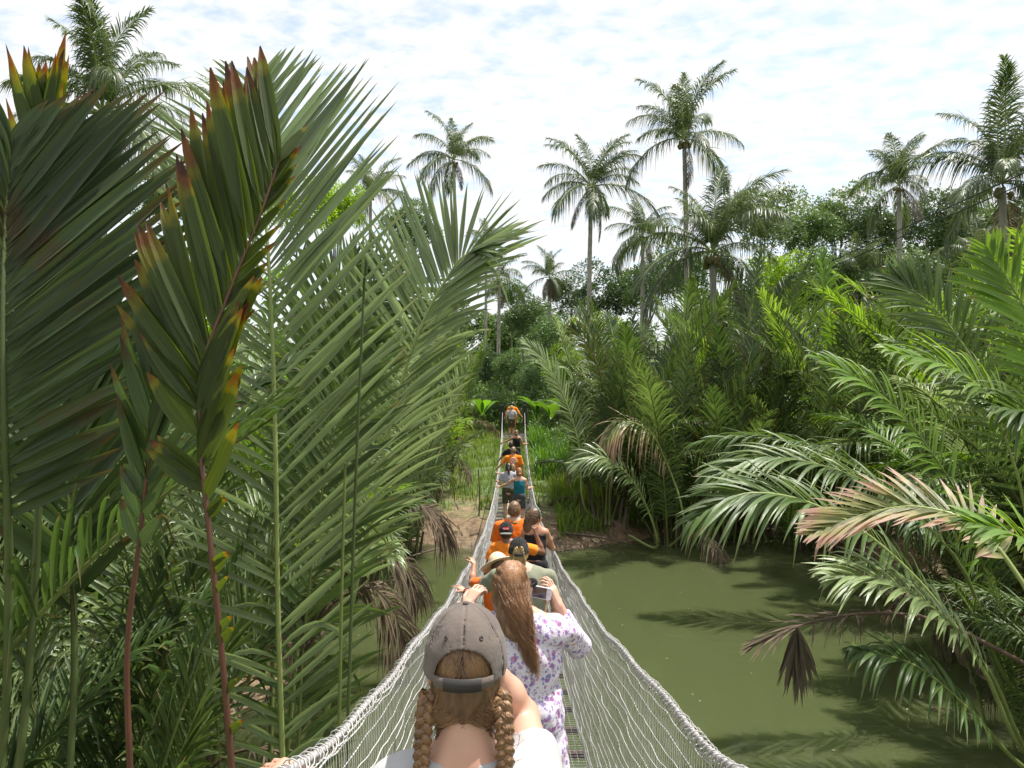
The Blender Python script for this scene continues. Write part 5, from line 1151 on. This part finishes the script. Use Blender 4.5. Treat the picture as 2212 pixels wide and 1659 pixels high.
def cap_back(pr, mat, h=.004, scale=1., opening=True, button=True, brim_dir=1, rim=.0, squash=1.0, open_w=.052, open_h=.062, strap='strap', tilt=0.):
    "baseball cap on head of person pr; brim_dir +1 brim ahead of the face, -1 brim at the back"
    hd, s_ = pr['hd'], pr['s']; Rh = pr['Rh']@np.array(Matrix.Rotation(tilt, 3, 'X')); root = pr['root']; e = empty('cap', hd); e.parent = root
    e.rotation_euler = Matrix(Rh.tolist()).to_euler()
    rx, ry, rz = .090*s_*scale, .109*s_*scale, .124*s_*scale*squash; c = np.array([0, -.006, .012])*s_; rim = rim*s_
    C_ = Sdf(); C_.ell(c, (rx, ry, rz), k=.01)
    def shell(x, y, z):
        m1 = np.sqrt(((x-c[0])/rx)**2+((y-c[1])/ry)**2+((z-c[2])/rz)**2); return ((1-m1)*rx-.0045)
    C_.cuts.append(lambda x, y, z: (rim-z)+0*x+0*y)
    C_.cuts.append(shell)
    def seam(x, y, z):
        a = np.arctan2(x, -(y-c[1])*brim_dir); d = np.abs((a+np.pi/6*0+np.pi/3*.0) % (np.pi/3)); d = np.minimum(d, np.pi/3-d)*np.sqrt(x*x+(y-c[1])**2)
        g_ = .0022*np.exp(-(d/.0022)**2)-.0013*np.exp(-((d-.006)/.0015)**2)
        return g_+.0016*np.sin(60*x+2*np.sin(50*z))*np.sin(45*z+2*np.sin(40*y))+0*z
    C_.nz.append(seam)
    if opening:
        yb_ = -brim_dir
        def hole(x, y, z):
            z0 = rim+.002*s_; f = np.sqrt((x/(open_w*s_))**2+(np.maximum(z-z0-.012*s_, 0)/(open_h*s_))**2)
            d = (1-f)*open_w*s_
            return np.where((y-c[1])*yb_ > 0, d, -1)
        C_.cuts.append(hole)
    link('crown', C_.mesh('cap_crown', h, [M[mat]], 1), e)
    if button:
        b = MB(); b.ell(c+np.array([0, 0, rz+.0015]), (.0075*s_, .0075*s_, .0045*s_), 12, 6); link('button', b.data('button', [M[mat]]), e)
    if opening:   # strap band across the opening
        a = np.linspace(-.72, .72, 26); b = MB(); V = []
        for t_, zz2 in ((0, .0), (0, .021*s_), (.003, .021*s_), (.003, .0)):
            V.append(np.stack([np.sin(a)*(rx+.001+t_), -brim_dir*np.cos(a)*(ry+.001+t_)+c[1], rim-.002+zz2+0*a], -1))
        V = np.stack(V, 1).reshape(-1, 3); i0 = np.arange(25)[:, None]*4; j = np.arange(4)[None]
        b.add(V, np.stack([i0+j, i0+(j+1) % 4, i0+4+(j+1) % 4, i0+4+j], -1).reshape(-1, 4)); link('strap', b.data('strap', [M[mat]]), e)
        a = np.linspace(-.42, .40, 20); V = []; b = MB()
        for t_, zz2 in ((.003, -.003), (.003, .024*s_), (.0065, .024*s_), (.0065, -.003)):
            V.append(np.stack([np.sin(a)*(rx+.001+t_), -brim_dir*np.cos(a)*(ry+.001+t_)+c[1], rim-.002+zz2+0*a], -1))
        V = np.stack(V, 1).reshape(-1, 3); i0 = np.arange(19)[:, None]*4; j = np.arange(4)[None]
        b.add(V, np.stack([i0+j, i0+(j+1) % 4, i0+4+(j+1) % 4, i0+4+j], -1).reshape(-1, 4), None); b.add(V[[0, 1, 2, 3]], [(3, 2, 1, 0)]); b.add(V[-4:], [(0, 1, 2, 3)])
        link('strap_tab', b.data('strap_tab', [M[strap]]), e)
    # brim
    C_ = Sdf(); C_.ell(c+np.array([0, brim_dir*ry*.95, rim-.000]), (.085*s_*scale, .078*s_*scale, .05), k=.01)
    C_.cuts.append(lambda x, y, z: np.abs(z-(rim+.006-3.2*x*x-brim_dir*(y-c[1])*.10+.006))-.0035)
    C_.cuts.append(lambda x, y, z: ry*.80-(y-c[1])*brim_dir+0*x+0*z if False else (1-np.sqrt((x/rx)**2+((y-c[1])/ry)**2))*rx+0*z)
    link('brim', C_.mesh('brim', h, [M[mat]], 1), e)
    return e
# ================================================================ the people, nearest first
# 1: braids and grey cap
rl = railpt(np.array([1.80]), -1)[0]
p1 = person('girl in washed grey cap with two long braids and a white T-shirt, nearest the camera', -.095, 1.50, 1.60, .0055, skin='skin_pink', shirt='shirt_white', sleeve=.42, neck_cut=.866, shorts='shorts_grey', wr=.5,
    hands={-1: dict(pos=rl+np.array([-.005, -.01, -.042]), pole=(-.2, -.3, -.9), d=(-.93, .30, .10), n=(.45, 0, -.9), curl=(.25, .45, .45), thumb=1, spread=.05),
           1: dict(pos=(-.075, 1.665, CAMZ-.60), pole=(.55, .35, -1), d=(-.45, .15, .8), n=(-.6, .6, 0), curl=(.9, .9, .5))}, base=CAMZ-.425-1.60-.045-.058, shoulder_w=.155, neck=.055)
e1 = cap_back(p1, 'cap_grey', .0028, 1.02, rim=-.006, squash=.98, open_w=.060, open_h=.060)
for sx in (-1, 1):   # stitched eyelets
    for a in (.52,):
        c = np.array([0, -.006, .012])*p1['s']; d_ = np.array([sx*math.sin(a)*.80, -math.cos(a)*.80, .60]); q = c+d_*np.array([.0905, .1105, .1215])*1.02*p1['s']
        b = MB(); th = np.linspace(0, 6.2832, 14); nn = unit(d_/np.array([.09, .11, .122])); u_ = unit(np.cross(nn, [0, 0, 1])); v_ = np.cross(nn, u_)
        b.tube(q+.0036*(np.cos(th)[:, None]*u_+np.sin(th)[:, None]*v_)+nn*.0008, .0011, 5, False); link('eyelet', b.data('eyelet', [M['strap']]), e1)
hl = p1['hl']; rng = np.random.default_rng(1)
C_ = Sdf(); C_.ell(hl((0, -.006, .010)), np.array([.080, .101, .106])*p1['s'], None, .02); C_.ell(hl((0, -.032, -.055)), np.array([.068, .066, .060])*p1['s'], None, .03)
C_.cuts.append(lambda x, y, z: y-(hl((0, .03, 0))[1])+0*x+0*z); C_.nz.append(lambda x, y, z: .0015*np.sin(260*x+5*np.sin(40*z))+0*y)
link('hair', C_.mesh('hair', .0045, [M['hair_brown']], 1), p1['root'])
lines = []
cc = hl((0, -.006, .010)); rr_ = np.array([.0815, .1025, .1075])*p1['s']
for i in range(900):          # hair combed down to the two braids, parted in the middle
    sx = 1 if rng.random() < .5 else -1; a0 = rng.uniform(.01, .50)*sx; el0 = rng.uniform(.15, 1.1); a1 = sx*rng.uniform(.62, 1.15); el1 = -rng.uniform(.3, .65)
    u = np.linspace(0, 1, 12); a = a0+(a1-a0)*u**1.5+.02*np.sin(u*7+i); el = el0+(el1-el0)*u
    lines.append(cc+np.stack([np.sin(a)*np.cos(el), -np.cos(a)*np.cos(el), np.sin(el)], -1)*rr_*(1.0+.012*rng.random()))
for i in range(700):          # nape: from the mid line sideways and down
    sx = 1 if rng.random() < .5 else -1; x0 = rng.uniform(0, .055)*sx; z0 = -rng.uniform(.02, .085)
    u = np.linspace(0, 1, 10)[:, None]; a = np.array([x0, -.097+abs(x0)*.35+.1*max(0, -.06-z0), z0]); bq = np.array([sx*rng.uniform(.058, .078), -.062+rng.uniform(-.01, .01), -rng.uniform(.055, .10)])
    q = a*(1-u)+bq*u+np.concatenate([0*u, -.006*np.sin(u*3.14)*np.ones_like(u), -.012*np.sin(u*3.14)], 1)
    lines.append(hd_ := np.array([hl(v) for v in q]))
for i in range(520):          # curly wisps at the nape
    x0 = rng.uniform(-.055, .055); z0 = -rng.uniform(.085, .105); L_ = rng.uniform(.015, .055); u = np.linspace(0, 1, 9); ph = rng.uniform(0, 6.28); am = rng.uniform(.0008, .0035)
    q = np.stack([x0+am*np.sin(u*7+ph)+.01*u*np.sign(x0), -.078+abs(x0)*.4+am*np.cos(u*7+ph)-.006+.012*u, z0-L_*u], -1)
    lines.append(np.array([hl(v) for v in q]))
strands('hair_strands', lines, .00075, 'hair_auburn', p1['root'])
for sx in (-1, 1):
    pts = [hl((sx*.076, -.045, -.045)), hl((sx*.082, -.066, -.075)), hl((sx*.086, -.084, -.13)), hl((sx*.087, -.10, -.20)), hl((sx*.085, -.132, -.29)), hl((sx*.076, -.146, -.40))]
    braid('braid', pts, .0185 if sx > 0 else .0170, 'hair_auburn', p1['root'], 16, .028, 3+sx)

# 2: floral blouse, phone
X2, Y2, H2 = .055, 3.32, 1.55
p2 = person('woman in purple and blue floral blouse with long wavy brown hair, holding up a phone', X2, Y2, H2, .006, skin='skin_light', shirt='floral', sleeve=1.78, shirt_hem=.36, neck_cut=.868, shorts='shorts_grey', wid=1.04, wr=1.0, shoulder_w=.165,
    headx=-.055, head_yaw=-.75, head_pitch=-.05, base=CAMZ-.81-1.55,
    hands={1: dict(pos=P(1207, 1308, 3.47), pole=(.42, -.15, -1), d=(-.30, .10, .85), n=(-.85, .35, -.1), curl=(.25, .55, .55), thumb=-1, spread=.10, tin=.2), -1: dict(pos=(X2-.27, 3.52, CAMZ-1.05), pole=(-.6, -.4, -.6))})
hl = p2['hl']; s2 = p2['s']; rng = np.random.default_rng(2)
C_ = Sdf(); C_.ell(hl((0, -.006, .018)), np.array([.083, .103, .112])*s2, p2['Rh'], .02); C_.ell(hl((0, -.04, -.05)), np.array([.080, .075, .10])*s2, p2['Rh'], .03)
hx = p2['hd'][0]; hy = p2['hd'][1]; hz_ = p2['hd'][2]
C_.chain(list(spline([(hx, hy-.06, hz_-.05), (hx-.0, hy-.10, hz_-.12), (hx+.02, hy-.120, hz_-.17), (hx+.04, hy-.115, hz_-.20)], 6)), np.array([.062, .062, .056, .046, .032, .012])*s2, .03, ((0, 1, 0), .55))
Rh2 = p2['Rh']
C_.cuts.append(lambda x, y, z: np.minimum(((x-hx)*Rh2[0][1]+(y-hy)*Rh2[1][1]+(z-hz_)*Rh2[2][1])-.04, .07-(z-hz_)))
C_.nz.append(lambda x, y, z: .003*np.sin(90*x+5*np.sin(25*z)+y*40))
link('hair', C_.mesh('hair', .006, [M['hair_long']], 1), p2['root'])
lines = []
locks = [(rng.uniform(-.085, .085), rng.uniform(.12, .22), rng.uniform(0, 6.28), rng.uniform(.5, 1.1)) for _ in range(26)]
locks += [(.075, .28, 1., 1.6), (.085, .31, 2.2, 1.6), (.06, .29, 3.9, 1.5), (.095, .28, .4, 1.8)]
for i in range(3200):
    lk = locks[rng.integers(len(locks))]; az = lk[0]/.085*1.35+rng.normal(0, .12); 
    el0 = rng.uniform(.5, 1.45); u1 = np.linspace(0, 1, 9); el = el0+(rng.uniform(-.75, .25)-el0)*u1
    ctr = hl((0, -.006, .018)); r3 = np.array([.085, .105, .115])*s2*(1+.02*rng.random())
    a = az*(.55+.45*u1); top_ = np.stack([np.sin(a)*np.cos(el), -np.cos(a)*np.cos(el), np.sin(el)], -1)*r3+ctr
    ln = lk[1]*(1+rng.normal(0, .06)); u2 = np.linspace(0, 1, 22)[1:]; st = top_[-1]
    dep = u2*ln; j = rng.normal(0, .006, 3); conv = (1-.14*np.minimum(u2*4, 1)-.64*u2**1.1)
    x = hx+(st[0]-hx)*conv+.075*u2**1.4+.017*lk[3]*np.sin(dep*46+lk[2])*u2**.7+j[0]*(1-.3*u2)+.004*np.sin(dep*60+i)*u2
    y = st[1]+(hy-.128-st[1])*np.clip(u2*1.8, 0, 1)-.02*u2+.008*lk[3]*np.cos(dep*30+lk[2])*u2+j[1]
    lines.append(np.vstack([top_, np.stack([x, y, st[2]-dep], -1)]))
strands('hair_strands', lines, .0010, 'hair_long', p2['root'])
# sunglasses seen at the temple
b = MB(); q = [hl((.078, .0, .004)), hl((.077, .06, .006)), hl((.066, .098, .004))]; b.tube(spline(q, 10), .003, 5); b.ell(hl((.036, .108, -.002)), (.028, .012, .022), 12, 8); b.ell(hl((-.036, .108, -.002)), (.028, .012, .022), 12, 8); q = [hl((-.078, .0, .004)), hl((-.077, .06, .006)), hl((-.066, .098, .004))]; b.tube(spline(q, 10), .003, 5)
link('sunglasses', b.data('sunglasses', [M['cap_black']]), p2['root'])
# phone (held out in front): screen faces back towards her
M['screen'] = simple('phone_screen', (.012, .012, .014), (.02, .018, .022), 3, .12, spec=.6); M['phone_case'] = simple('phone_silver', (.62, .62, .64), (.5, .5, .52), 5, .3)
pc = P(1169, 1280, 3.44); ph = empty('phone', pc); tag(ph, 'silver phone with dark screen held up sideways by the woman in the floral blouse', 'phone'); ph.rotation_euler = (.1, R(8), -.18)
def rbox(w_, h_, t_, r_, y0=0):
    b = MB(); a = []
    for cx_, cz_, s0 in ((w_/2-r_, h_/2-r_, 0), (-w_/2+r_, h_/2-r_, 1.5708), (-w_/2+r_, -h_/2+r_, 3.1416), (w_/2-r_, -h_/2+r_, 4.7124)):
        for t2 in np.linspace(0, 1.5708, 6): a.append((cx_+r_*math.cos(s0+t2), cz_+r_*math.sin(s0+t2)))
    n = len(a); V = [(x, y0-t_/2, z) for x, z in a]+[(x, y0+t_/2, z) for x, z in a]+[(0, y0-t_/2, 0), (0, y0+t_/2, 0)]
    b.add(V, [(i, (i+1) % n, (i+1) % n+n, i+n) for i in range(n)], [(2*n, (i+1) % n, i) for i in range(n)]+[(2*n+1, i+n, (i+1) % n+n) for i in range(n)]); return b
link('case', rbox(.098, .056, .009, .009).data('phone_case', [M['phone_case']], False), ph)
link('screen', rbox(.068, .050, .001, .002, -.0052).data('screen', [M['screen']], False), ph, (-.008, 0, 0))
b = MB(); b.tube([(.035, -.0047, 0), (.035, -.0056, 0)], .005, 12); link('home_button', b.data('home_button', [M['phone_case']]), ph)

# 3: olive shirt
Y3 = 6.0; X3 = .085
r3_ = P(1003, 1278, 6.35)
p3 = person('big person in olive green T-shirt and backwards black cap, left hand on the rail', X3, Y3, 1.53, .008, skin='skin_light', shirt='olive', sleeve=.62, neck_cut=.855, shorts='shorts_camo', wid=1.32, girth=1.15, wr=.5, headx=-.03, hair='short', hair_mat='hair_blond', base=CAMZ-1.27-1.53, shoulder_w=.18,
    hands={-1: dict(pos=P(1006, 1279, 6.30), pole=(.1, -.6, -.8), d=(-.55, .6, .25), n=(-.3, .3, -.8), curl=(.1, .2, .2), thumb=1, spread=.2), 1: dict(pos=(X3+.32, 6.15, CAMZ-2.2))})
e3 = cap_back(p3, 'cap_black', .0045, 1.05, rim=.0, brim_dir=1, open_w=.055, open_h=.05)
hl = p3['hl']
C_ = Sdf(); C_.ell(hl((0, -.02, -.02)), np.array([.079, .085, .085])*p3['s'], None, .02); C_.cuts.append(lambda x, y, z: y-hl((0, .02, 0))[1]+0*x+0*z); link('hair', C_.mesh('hair', .006, [M['hair_blond']], 1), p3['root'])
for sx in (-1, 1): braid('braid', [hl((sx*.02, -.098, .07)), hl((sx*.032, -.108, .035)), hl((sx*.042, -.104, -.01)), hl((sx*.05, -.092, -.06)), hl((sx*.055, -.08, -.10))], .014, 'hair_blond', p3['root'], 8, .03, 11+sx)
b = MB(); th = np.linspace(0, 6.2832, 26); S0, El, W_ = p3['arms'][-1]; ax_ = unit(W_-El); u_ = unit(np.cross(ax_, [0, 0, 1])); v_ = np.cross(ax_, u_)
for o_, rr2 in ((.012, .0035), (.022, .0045)): b.tube((W_-ax_*o_)+.030*(np.cos(th)[:, None]*u_+np.sin(th)[:, None]*v_), rr2, 6, False)
link('bracelet', b.data('bracelet', [simple('red_brown_bracelet', (.16, .03, .03))]), p3['root'])
b = MB(); nb = p3['nb']; b.tube(nb+np.array([0, -.012, .035])+np.stack([.070*np.cos(th), .066*np.sin(th), .012*np.sin(th)], -1), .010, 7, False); link('collar', b.data('collar', [M['white_trim']]), p3['root'])
b = MB(); b.tube(nb+np.array([0, -.014, .050])+np.stack([.064*np.cos(th), .062*np.sin(th), .012*np.sin(th)], -1), .005, 7, False); link('neck_strap', b.data('neck_strap', [M['pinktrim']]), p3['root'])

# 4: straw hat
Y4 = 7.25; X4 = -.135
p4 = person('child in a pale straw hat and orange T-shirt reaching to the left rail', X4, Y4, 1.42, .010, skin='skin_tan', shirt='orange', sleeve=.75, neck_cut=.855, shorts='shorts_grey', hair='short', hair_mat='hair_brown', shoulder_w=.15, base=CAMZ-1.70-1.42,
    hands={-1: dict(pos=P(1024, 1218, 7.55), pole=(-.7, .2, -.9), d=(-.3, .6, .5), n=(-.5, .3, -.8), curl=(.5, .7, .5), thumb=1)})
eh = empty('straw_hat', p4['hl']((0, -.01, .04))); eh.parent = p4['root']; eh.rotation_euler = (-.55, -.35, 0)
C_ = Sdf(); C_.ell((0, 0, .0), (.10, .115, .115), k=.01); C_.cuts.append(lambda x, y, z: -z+.0+0*x+0*y); link('hat_crown', C_.mesh('hat_crown', .007, [M['straw']], 1), eh)
C_ = Sdf(); C_.ell((0, 0, 0), (.185, .20, .06), k=.01); C_.cuts.append(lambda x, y, z: np.abs(z+.9*(x*x+y*y)-.012)-.006); link('hat_brim', C_.mesh('hat_brim', .006, [M['straw']], 0), eh)

# 5: boy with snapback worn backwards
Y5 = 8.6; X5 = -.03
p5 = person('boy in orange T-shirt and backwards snapback cap with red logo, right arm raised', X5, Y5, 1.50, .009, skin='skin_dark', shirt='orange2', sleeve=.6, neck_cut=.855, shorts='black', hair='short', hair_mat='hair_dark', wid=1.08, headx=-.04, shoulder_w=.185, base=CAMZ-1.62-1.50,
    hands={1: dict(pos=P(1158, 1155, 8.72), pole=(.45, -.1, -1), d=(-.15, .1, .95), n=(-.4, .5, .1), curl=(.7, .8, .6), thumb=-1)})
e5 = cap_back(p5, 'cap_black', .005, 1.08, rim=.012, opening=False, brim_dir=-1, squash=.95)
M['brim_grey'] = simple('brim_grey_green', (.17, .18, .15)); [c for c in e5.children if c.name.startswith('brim')][0].data.materials[0] = M['brim_grey']
b = MB(); a = np.linspace(-.42, .42, 12); s5 = p5['s']; V = []
for z_ in (.047, .079):
    k_ = math.sqrt(max(0, 1-((z_-.012)/(.124*1.08*.95))**2)); V.append(np.stack([np.sin(a)*(.090*1.08*s5*k_+.005), -np.cos(a)*(.109*1.08*s5*k_+.005)-.006*s5, 0*a+z_*s5], -1))
V2 = [v*np.array([.96, .96, 1]) for v in V]
b.add(np.concatenate(V), [(i, i+1, i+13, i+12) for i in range(11)]); link('logo', b.data('logo_patch', [simple('logo_red', (.62, .02, .05))]), e5)
tcv = bpy.data.curves.new('logo_text', 'FONT'); tcv.body = 'Supreme'; tcv.size = .0195; tcv.align_x = 'CENTER'; tcv.align_y = 'CENTER'; tcv.extrude = .0006; tcv.offset = .0004
to = bpy.data.objects.new('tmp_text', tcv); COL.objects.link(to); bpy.context.view_layer.update()
tm = bpy.data.meshes.new_from_object(to.evaluated_get(bpy.context.evaluated_depsgraph_get())); bpy.data.objects.remove(to)
kz = math.sqrt(1-((.063-.012)/(.124*1.08*.95))**2); rx5, ry5 = .090*1.08*s5*kz+.0075, .109*1.08*s5*kz+.0075
for v in tm.vertices:
    x_, y_, z_ = v.co; a_ = x_/rx5; v.co = (math.sin(a_)*(rx5+z_), -math.cos(a_)*(ry5+z_)-.006*s5, (.0625*s5)+y_)
tm.materials.clear(); tm.materials.append(simple('logo_white', (.85, .85, .85))); link('logo_lettering', tm, e5)

# 6: tall boy orange, green collar
Y6 = 10.0; X6 = .035
p6 = person('tall boy with short brown hair in orange T-shirt with green collar', X6, Y6, 1.68, .010, skin='skin_light', shirt='orange', sleeve=.8, neck_cut=.86, shorts='shorts_grey', hair='short', hair_mat='hair_auburn', head_yaw=-.35, wid=1.2, shoulder_w=.185, base=CAMZ-1.60-1.68,
    hands={-1: dict(pos=(X6-.33, Y6+.1, CAMZ-2.55)), 1: dict(pos=(X6+.30, Y6+.15, CAMZ-2.55))})
th = np.linspace(0, 6.2832, 20); nb = p6['nb']; b = MB(); b.tube(nb+np.array([0, -.008, .045])+np.stack([.074*np.cos(th), .070*np.sin(th), .012*np.sin(th)], -1), .015, 7, False); link('collar', b.data('collar', [M['green_trim']]), p6['root'])

# 7: woman with headband holding a cup
Y7 = 9.3; X7 = .29
p7 = person('woman with green headband, dark top and long hair, looking right with a cup', X7, Y7, 1.58, .010, skin='skin_tan', shirt='black', top='tank', shorts='black', hair='long', hair_mat='hair_brown', head_yaw=-1.0, shoulder_w=.15, base=CAMZ-1.57-1.58, wid=.95,
    hands={1: dict(pos=P(1168, 1165, 9.55), pole=(.6, 0, -.9), d=(-.1, .4, .85), n=(-.5, .6, 0), curl=(.6, .7, .5), thumb=-1), -1: dict(pos=P(1160, 1172, 9.6), pole=(-.3, .5, -.9), d=(.1, .3, .9), n=(.5, .6, 0), curl=(.6, .7, .5))})
hl = p7['hl']; b = MB(); a = np.linspace(-1.75, 1.75, 24); b.tube(np.array([hl((math.sin(t_)*.088, .03-.01*math.cos(t_), .02+math.cos(t_)*.113)) for t_ in a]), .0105, 6); link('headband', b.data('headband', [simple('headband_green', (.16, .26, .21))]), p7['root'])
cu = empty('cup', P(1172, 1152, 9.62)); tag(cu, 'small pale pink cup in the hands of the woman with the headband', 'cup'); b = MB(); b.tube([(0, 0, -.06), (0, 0, 0), (0, 0, .05)], [.026, .032, .036], 14); link('cup_body', b.data('cup_body', [simple('cup_pink', (.75, .55, .68), rough=.35)]), cu); b = MB(); b.tube([(0, 0, .05), (0, 0, .062)], [.038, .034], 14); link('lid', b.data('lid', [simple('cup_lid', (.8, .78, .8))]), cu)

# 8, 9: teal top and grey shirt
def rp_(y, s_, dz=.03): return railpt(np.array([y]), s_)[0]+np.array([0, 0, dz])
p8 = person('woman with ginger bun in sleeveless teal top, arms out to both rails', .185, 18.8, 1.60, .013, skin='skin_light', shirt='teal', top='tank', shirt_hem=.56, shorts='shorts_grey', shorts_hem=.36, hair='bun', hair_mat='hair_red', shoulder_w=.155, base=CAMZ-2.14-1.60,
    hands={-1: dict(pos=rp_(19.1, -1)+np.array([.12, 0, .0]), pole=(-.1, -.2, -1), d=(-.8, .3, .1)), 1: dict(pos=rp_(19.1, 1)+np.array([-.06, 0, 0]), pole=(.1, -.2, -1), d=(.7, .5, .1))})
b = MB(); b.tube(np.array([(.166*math.cos(t_)*p8['s'], .112*math.sin(t_)*p8['s'], .565*1.6) for t_ in np.linspace(0, 6.2832, 24)]), .012, 6, False); link('waistband', b.data('waistband', [M['white_trim']]), p8['root'])
p9 = person('girl in light grey T-shirt and camouflage shorts with dark ponytail', -.09, 20.2, 1.62, .013, skin='skin_light', shirt='shirt_grey', sleeve=.6, shirt_hem=.55, shorts='shorts_camo', shorts_hem=.33, hair='ponytail', hair_mat='hair_dark', shoulder_w=.165, wid=1.08, base=CAMZ-2.17-1.62,
    hands={-1: dict(pos=rp_(20.4, -1)+np.array([.03, 0, 0]), pole=(-.3, -.2, -1), d=(-.3, .8, .1)), 1: dict(pos=(.2, 20.5, CAMZ-2.9))})
# 10..14
p11 = person('small girl with long light brown hair in front of the orange shirt with white print', .03, 21.8, 1.36, .014, skin='skin_light', shirt='shirt_white', hair='long', hair_mat='hair_tan', shorts='shorts_grey', shoulder_w=.14, wid=.9, fingers=False,
    hands={-1: dict(pos=rp_(22.0, -1), pole=(-.3, -.2, -1))})
p10 = person('boy with short hair in bright orange T-shirt with a round white print on the back', .045, 23.2, 1.72, .014, skin='skin_tan', shirt='orange2', sleeve=.85, hair='short', hair_mat='hair_tan', shorts='black', wid=1.1, shoulder_w=.185, fingers=False,
    hands={-1: dict(pos=rp_(23.5, -1), pole=(-.3, -.2, -1)), 1: dict(pos=(.36, 23.3, CAMZ-3.0))})
b = MB(); th = np.linspace(0, 6.2832, 22); s_ = p10['s']; yb_ = -.125*s_
def backy(x, z): return -(.72*(.145*s_*1.1+.014)*math.sqrt(max(0, 1-(x/(.145*s_*1.1+.014))**2)))-.034
b.tube(np.array([(.088*math.cos(t_), backy(.088*math.cos(t_), 0), 1.30*s_+.090*math.sin(t_)) for t_ in th]), .014, 5, False)
for q in ([(0, .06), (-.025, 0), (.03, -.055)], [(-.06, .025), (0, .0), (.055, .035)], [(-.05, -.045), (0, -.01), (.045, -.04)]): b.tube(spline([(x, backy(x, 0), 1.30*s_+z) for x, z in q], 8), .015, 5)
link('shirt_print', b.data('shirt_print', [simple('print_white', (.8, .72, .66))]), p10['root'])
p12b = person('dark haired boy walking just ahead of the orange shirt with white print', -.03, 24.6, 1.74, .015, skin='skin_tan', shirt='black', sleeve=.6, hair='short', hair_mat='hair_dark', shorts='black', fingers=False,
    hands={-1: dict(pos=rp_(25.0, -1), pole=(-.3, -.2, -1))})
p12 = person('woman in dark tank top with both arms stretched to the rails', .17, 29.0, 1.62, .015, skin='skin_tan', shirt='black', top='tank', hair='bun', hair_mat='hair_auburn', shorts='shorts_camo', fingers=False, shoulder_w=.155,
    hands={-1: dict(pos=rp_(29.3, -1), pole=(-.1, -.2, -1)), 1: dict(pos=rp_(29.2, 1), pole=(.1, -.2, -1))})
p13 = person('person in white T-shirt and dark shorts walking off the far end of the bridge', -.02, 36.6, 1.62, .016, skin='skin_light', shirt='shirt_white', sleeve=.6, shirt_hem=.56, hair='short', hair_mat='hair_blond', shorts='shorts_camo', shorts_hem=.33, fingers=False, step=.06)
p14 = person('person in long orange clothes holding the right post at the far end of the bridge', .02, 37.9, 1.58, .016, skin='skin_tan', shirt='orange2', sleeve=1.5, shirt_hem=.50, hair='short', hair_mat='hair_dark', shorts='orange2', shorts_hem=.08, fingers=False, wid=1.15, step=-.05,
    hands={1: dict(pos=(.60, 37.8, float(deck_z(37.9))+.72), pole=(.1, -.3, -1)), -1: dict(pos=(-.40, 37.9, float(deck_z(37.9))+.8))})
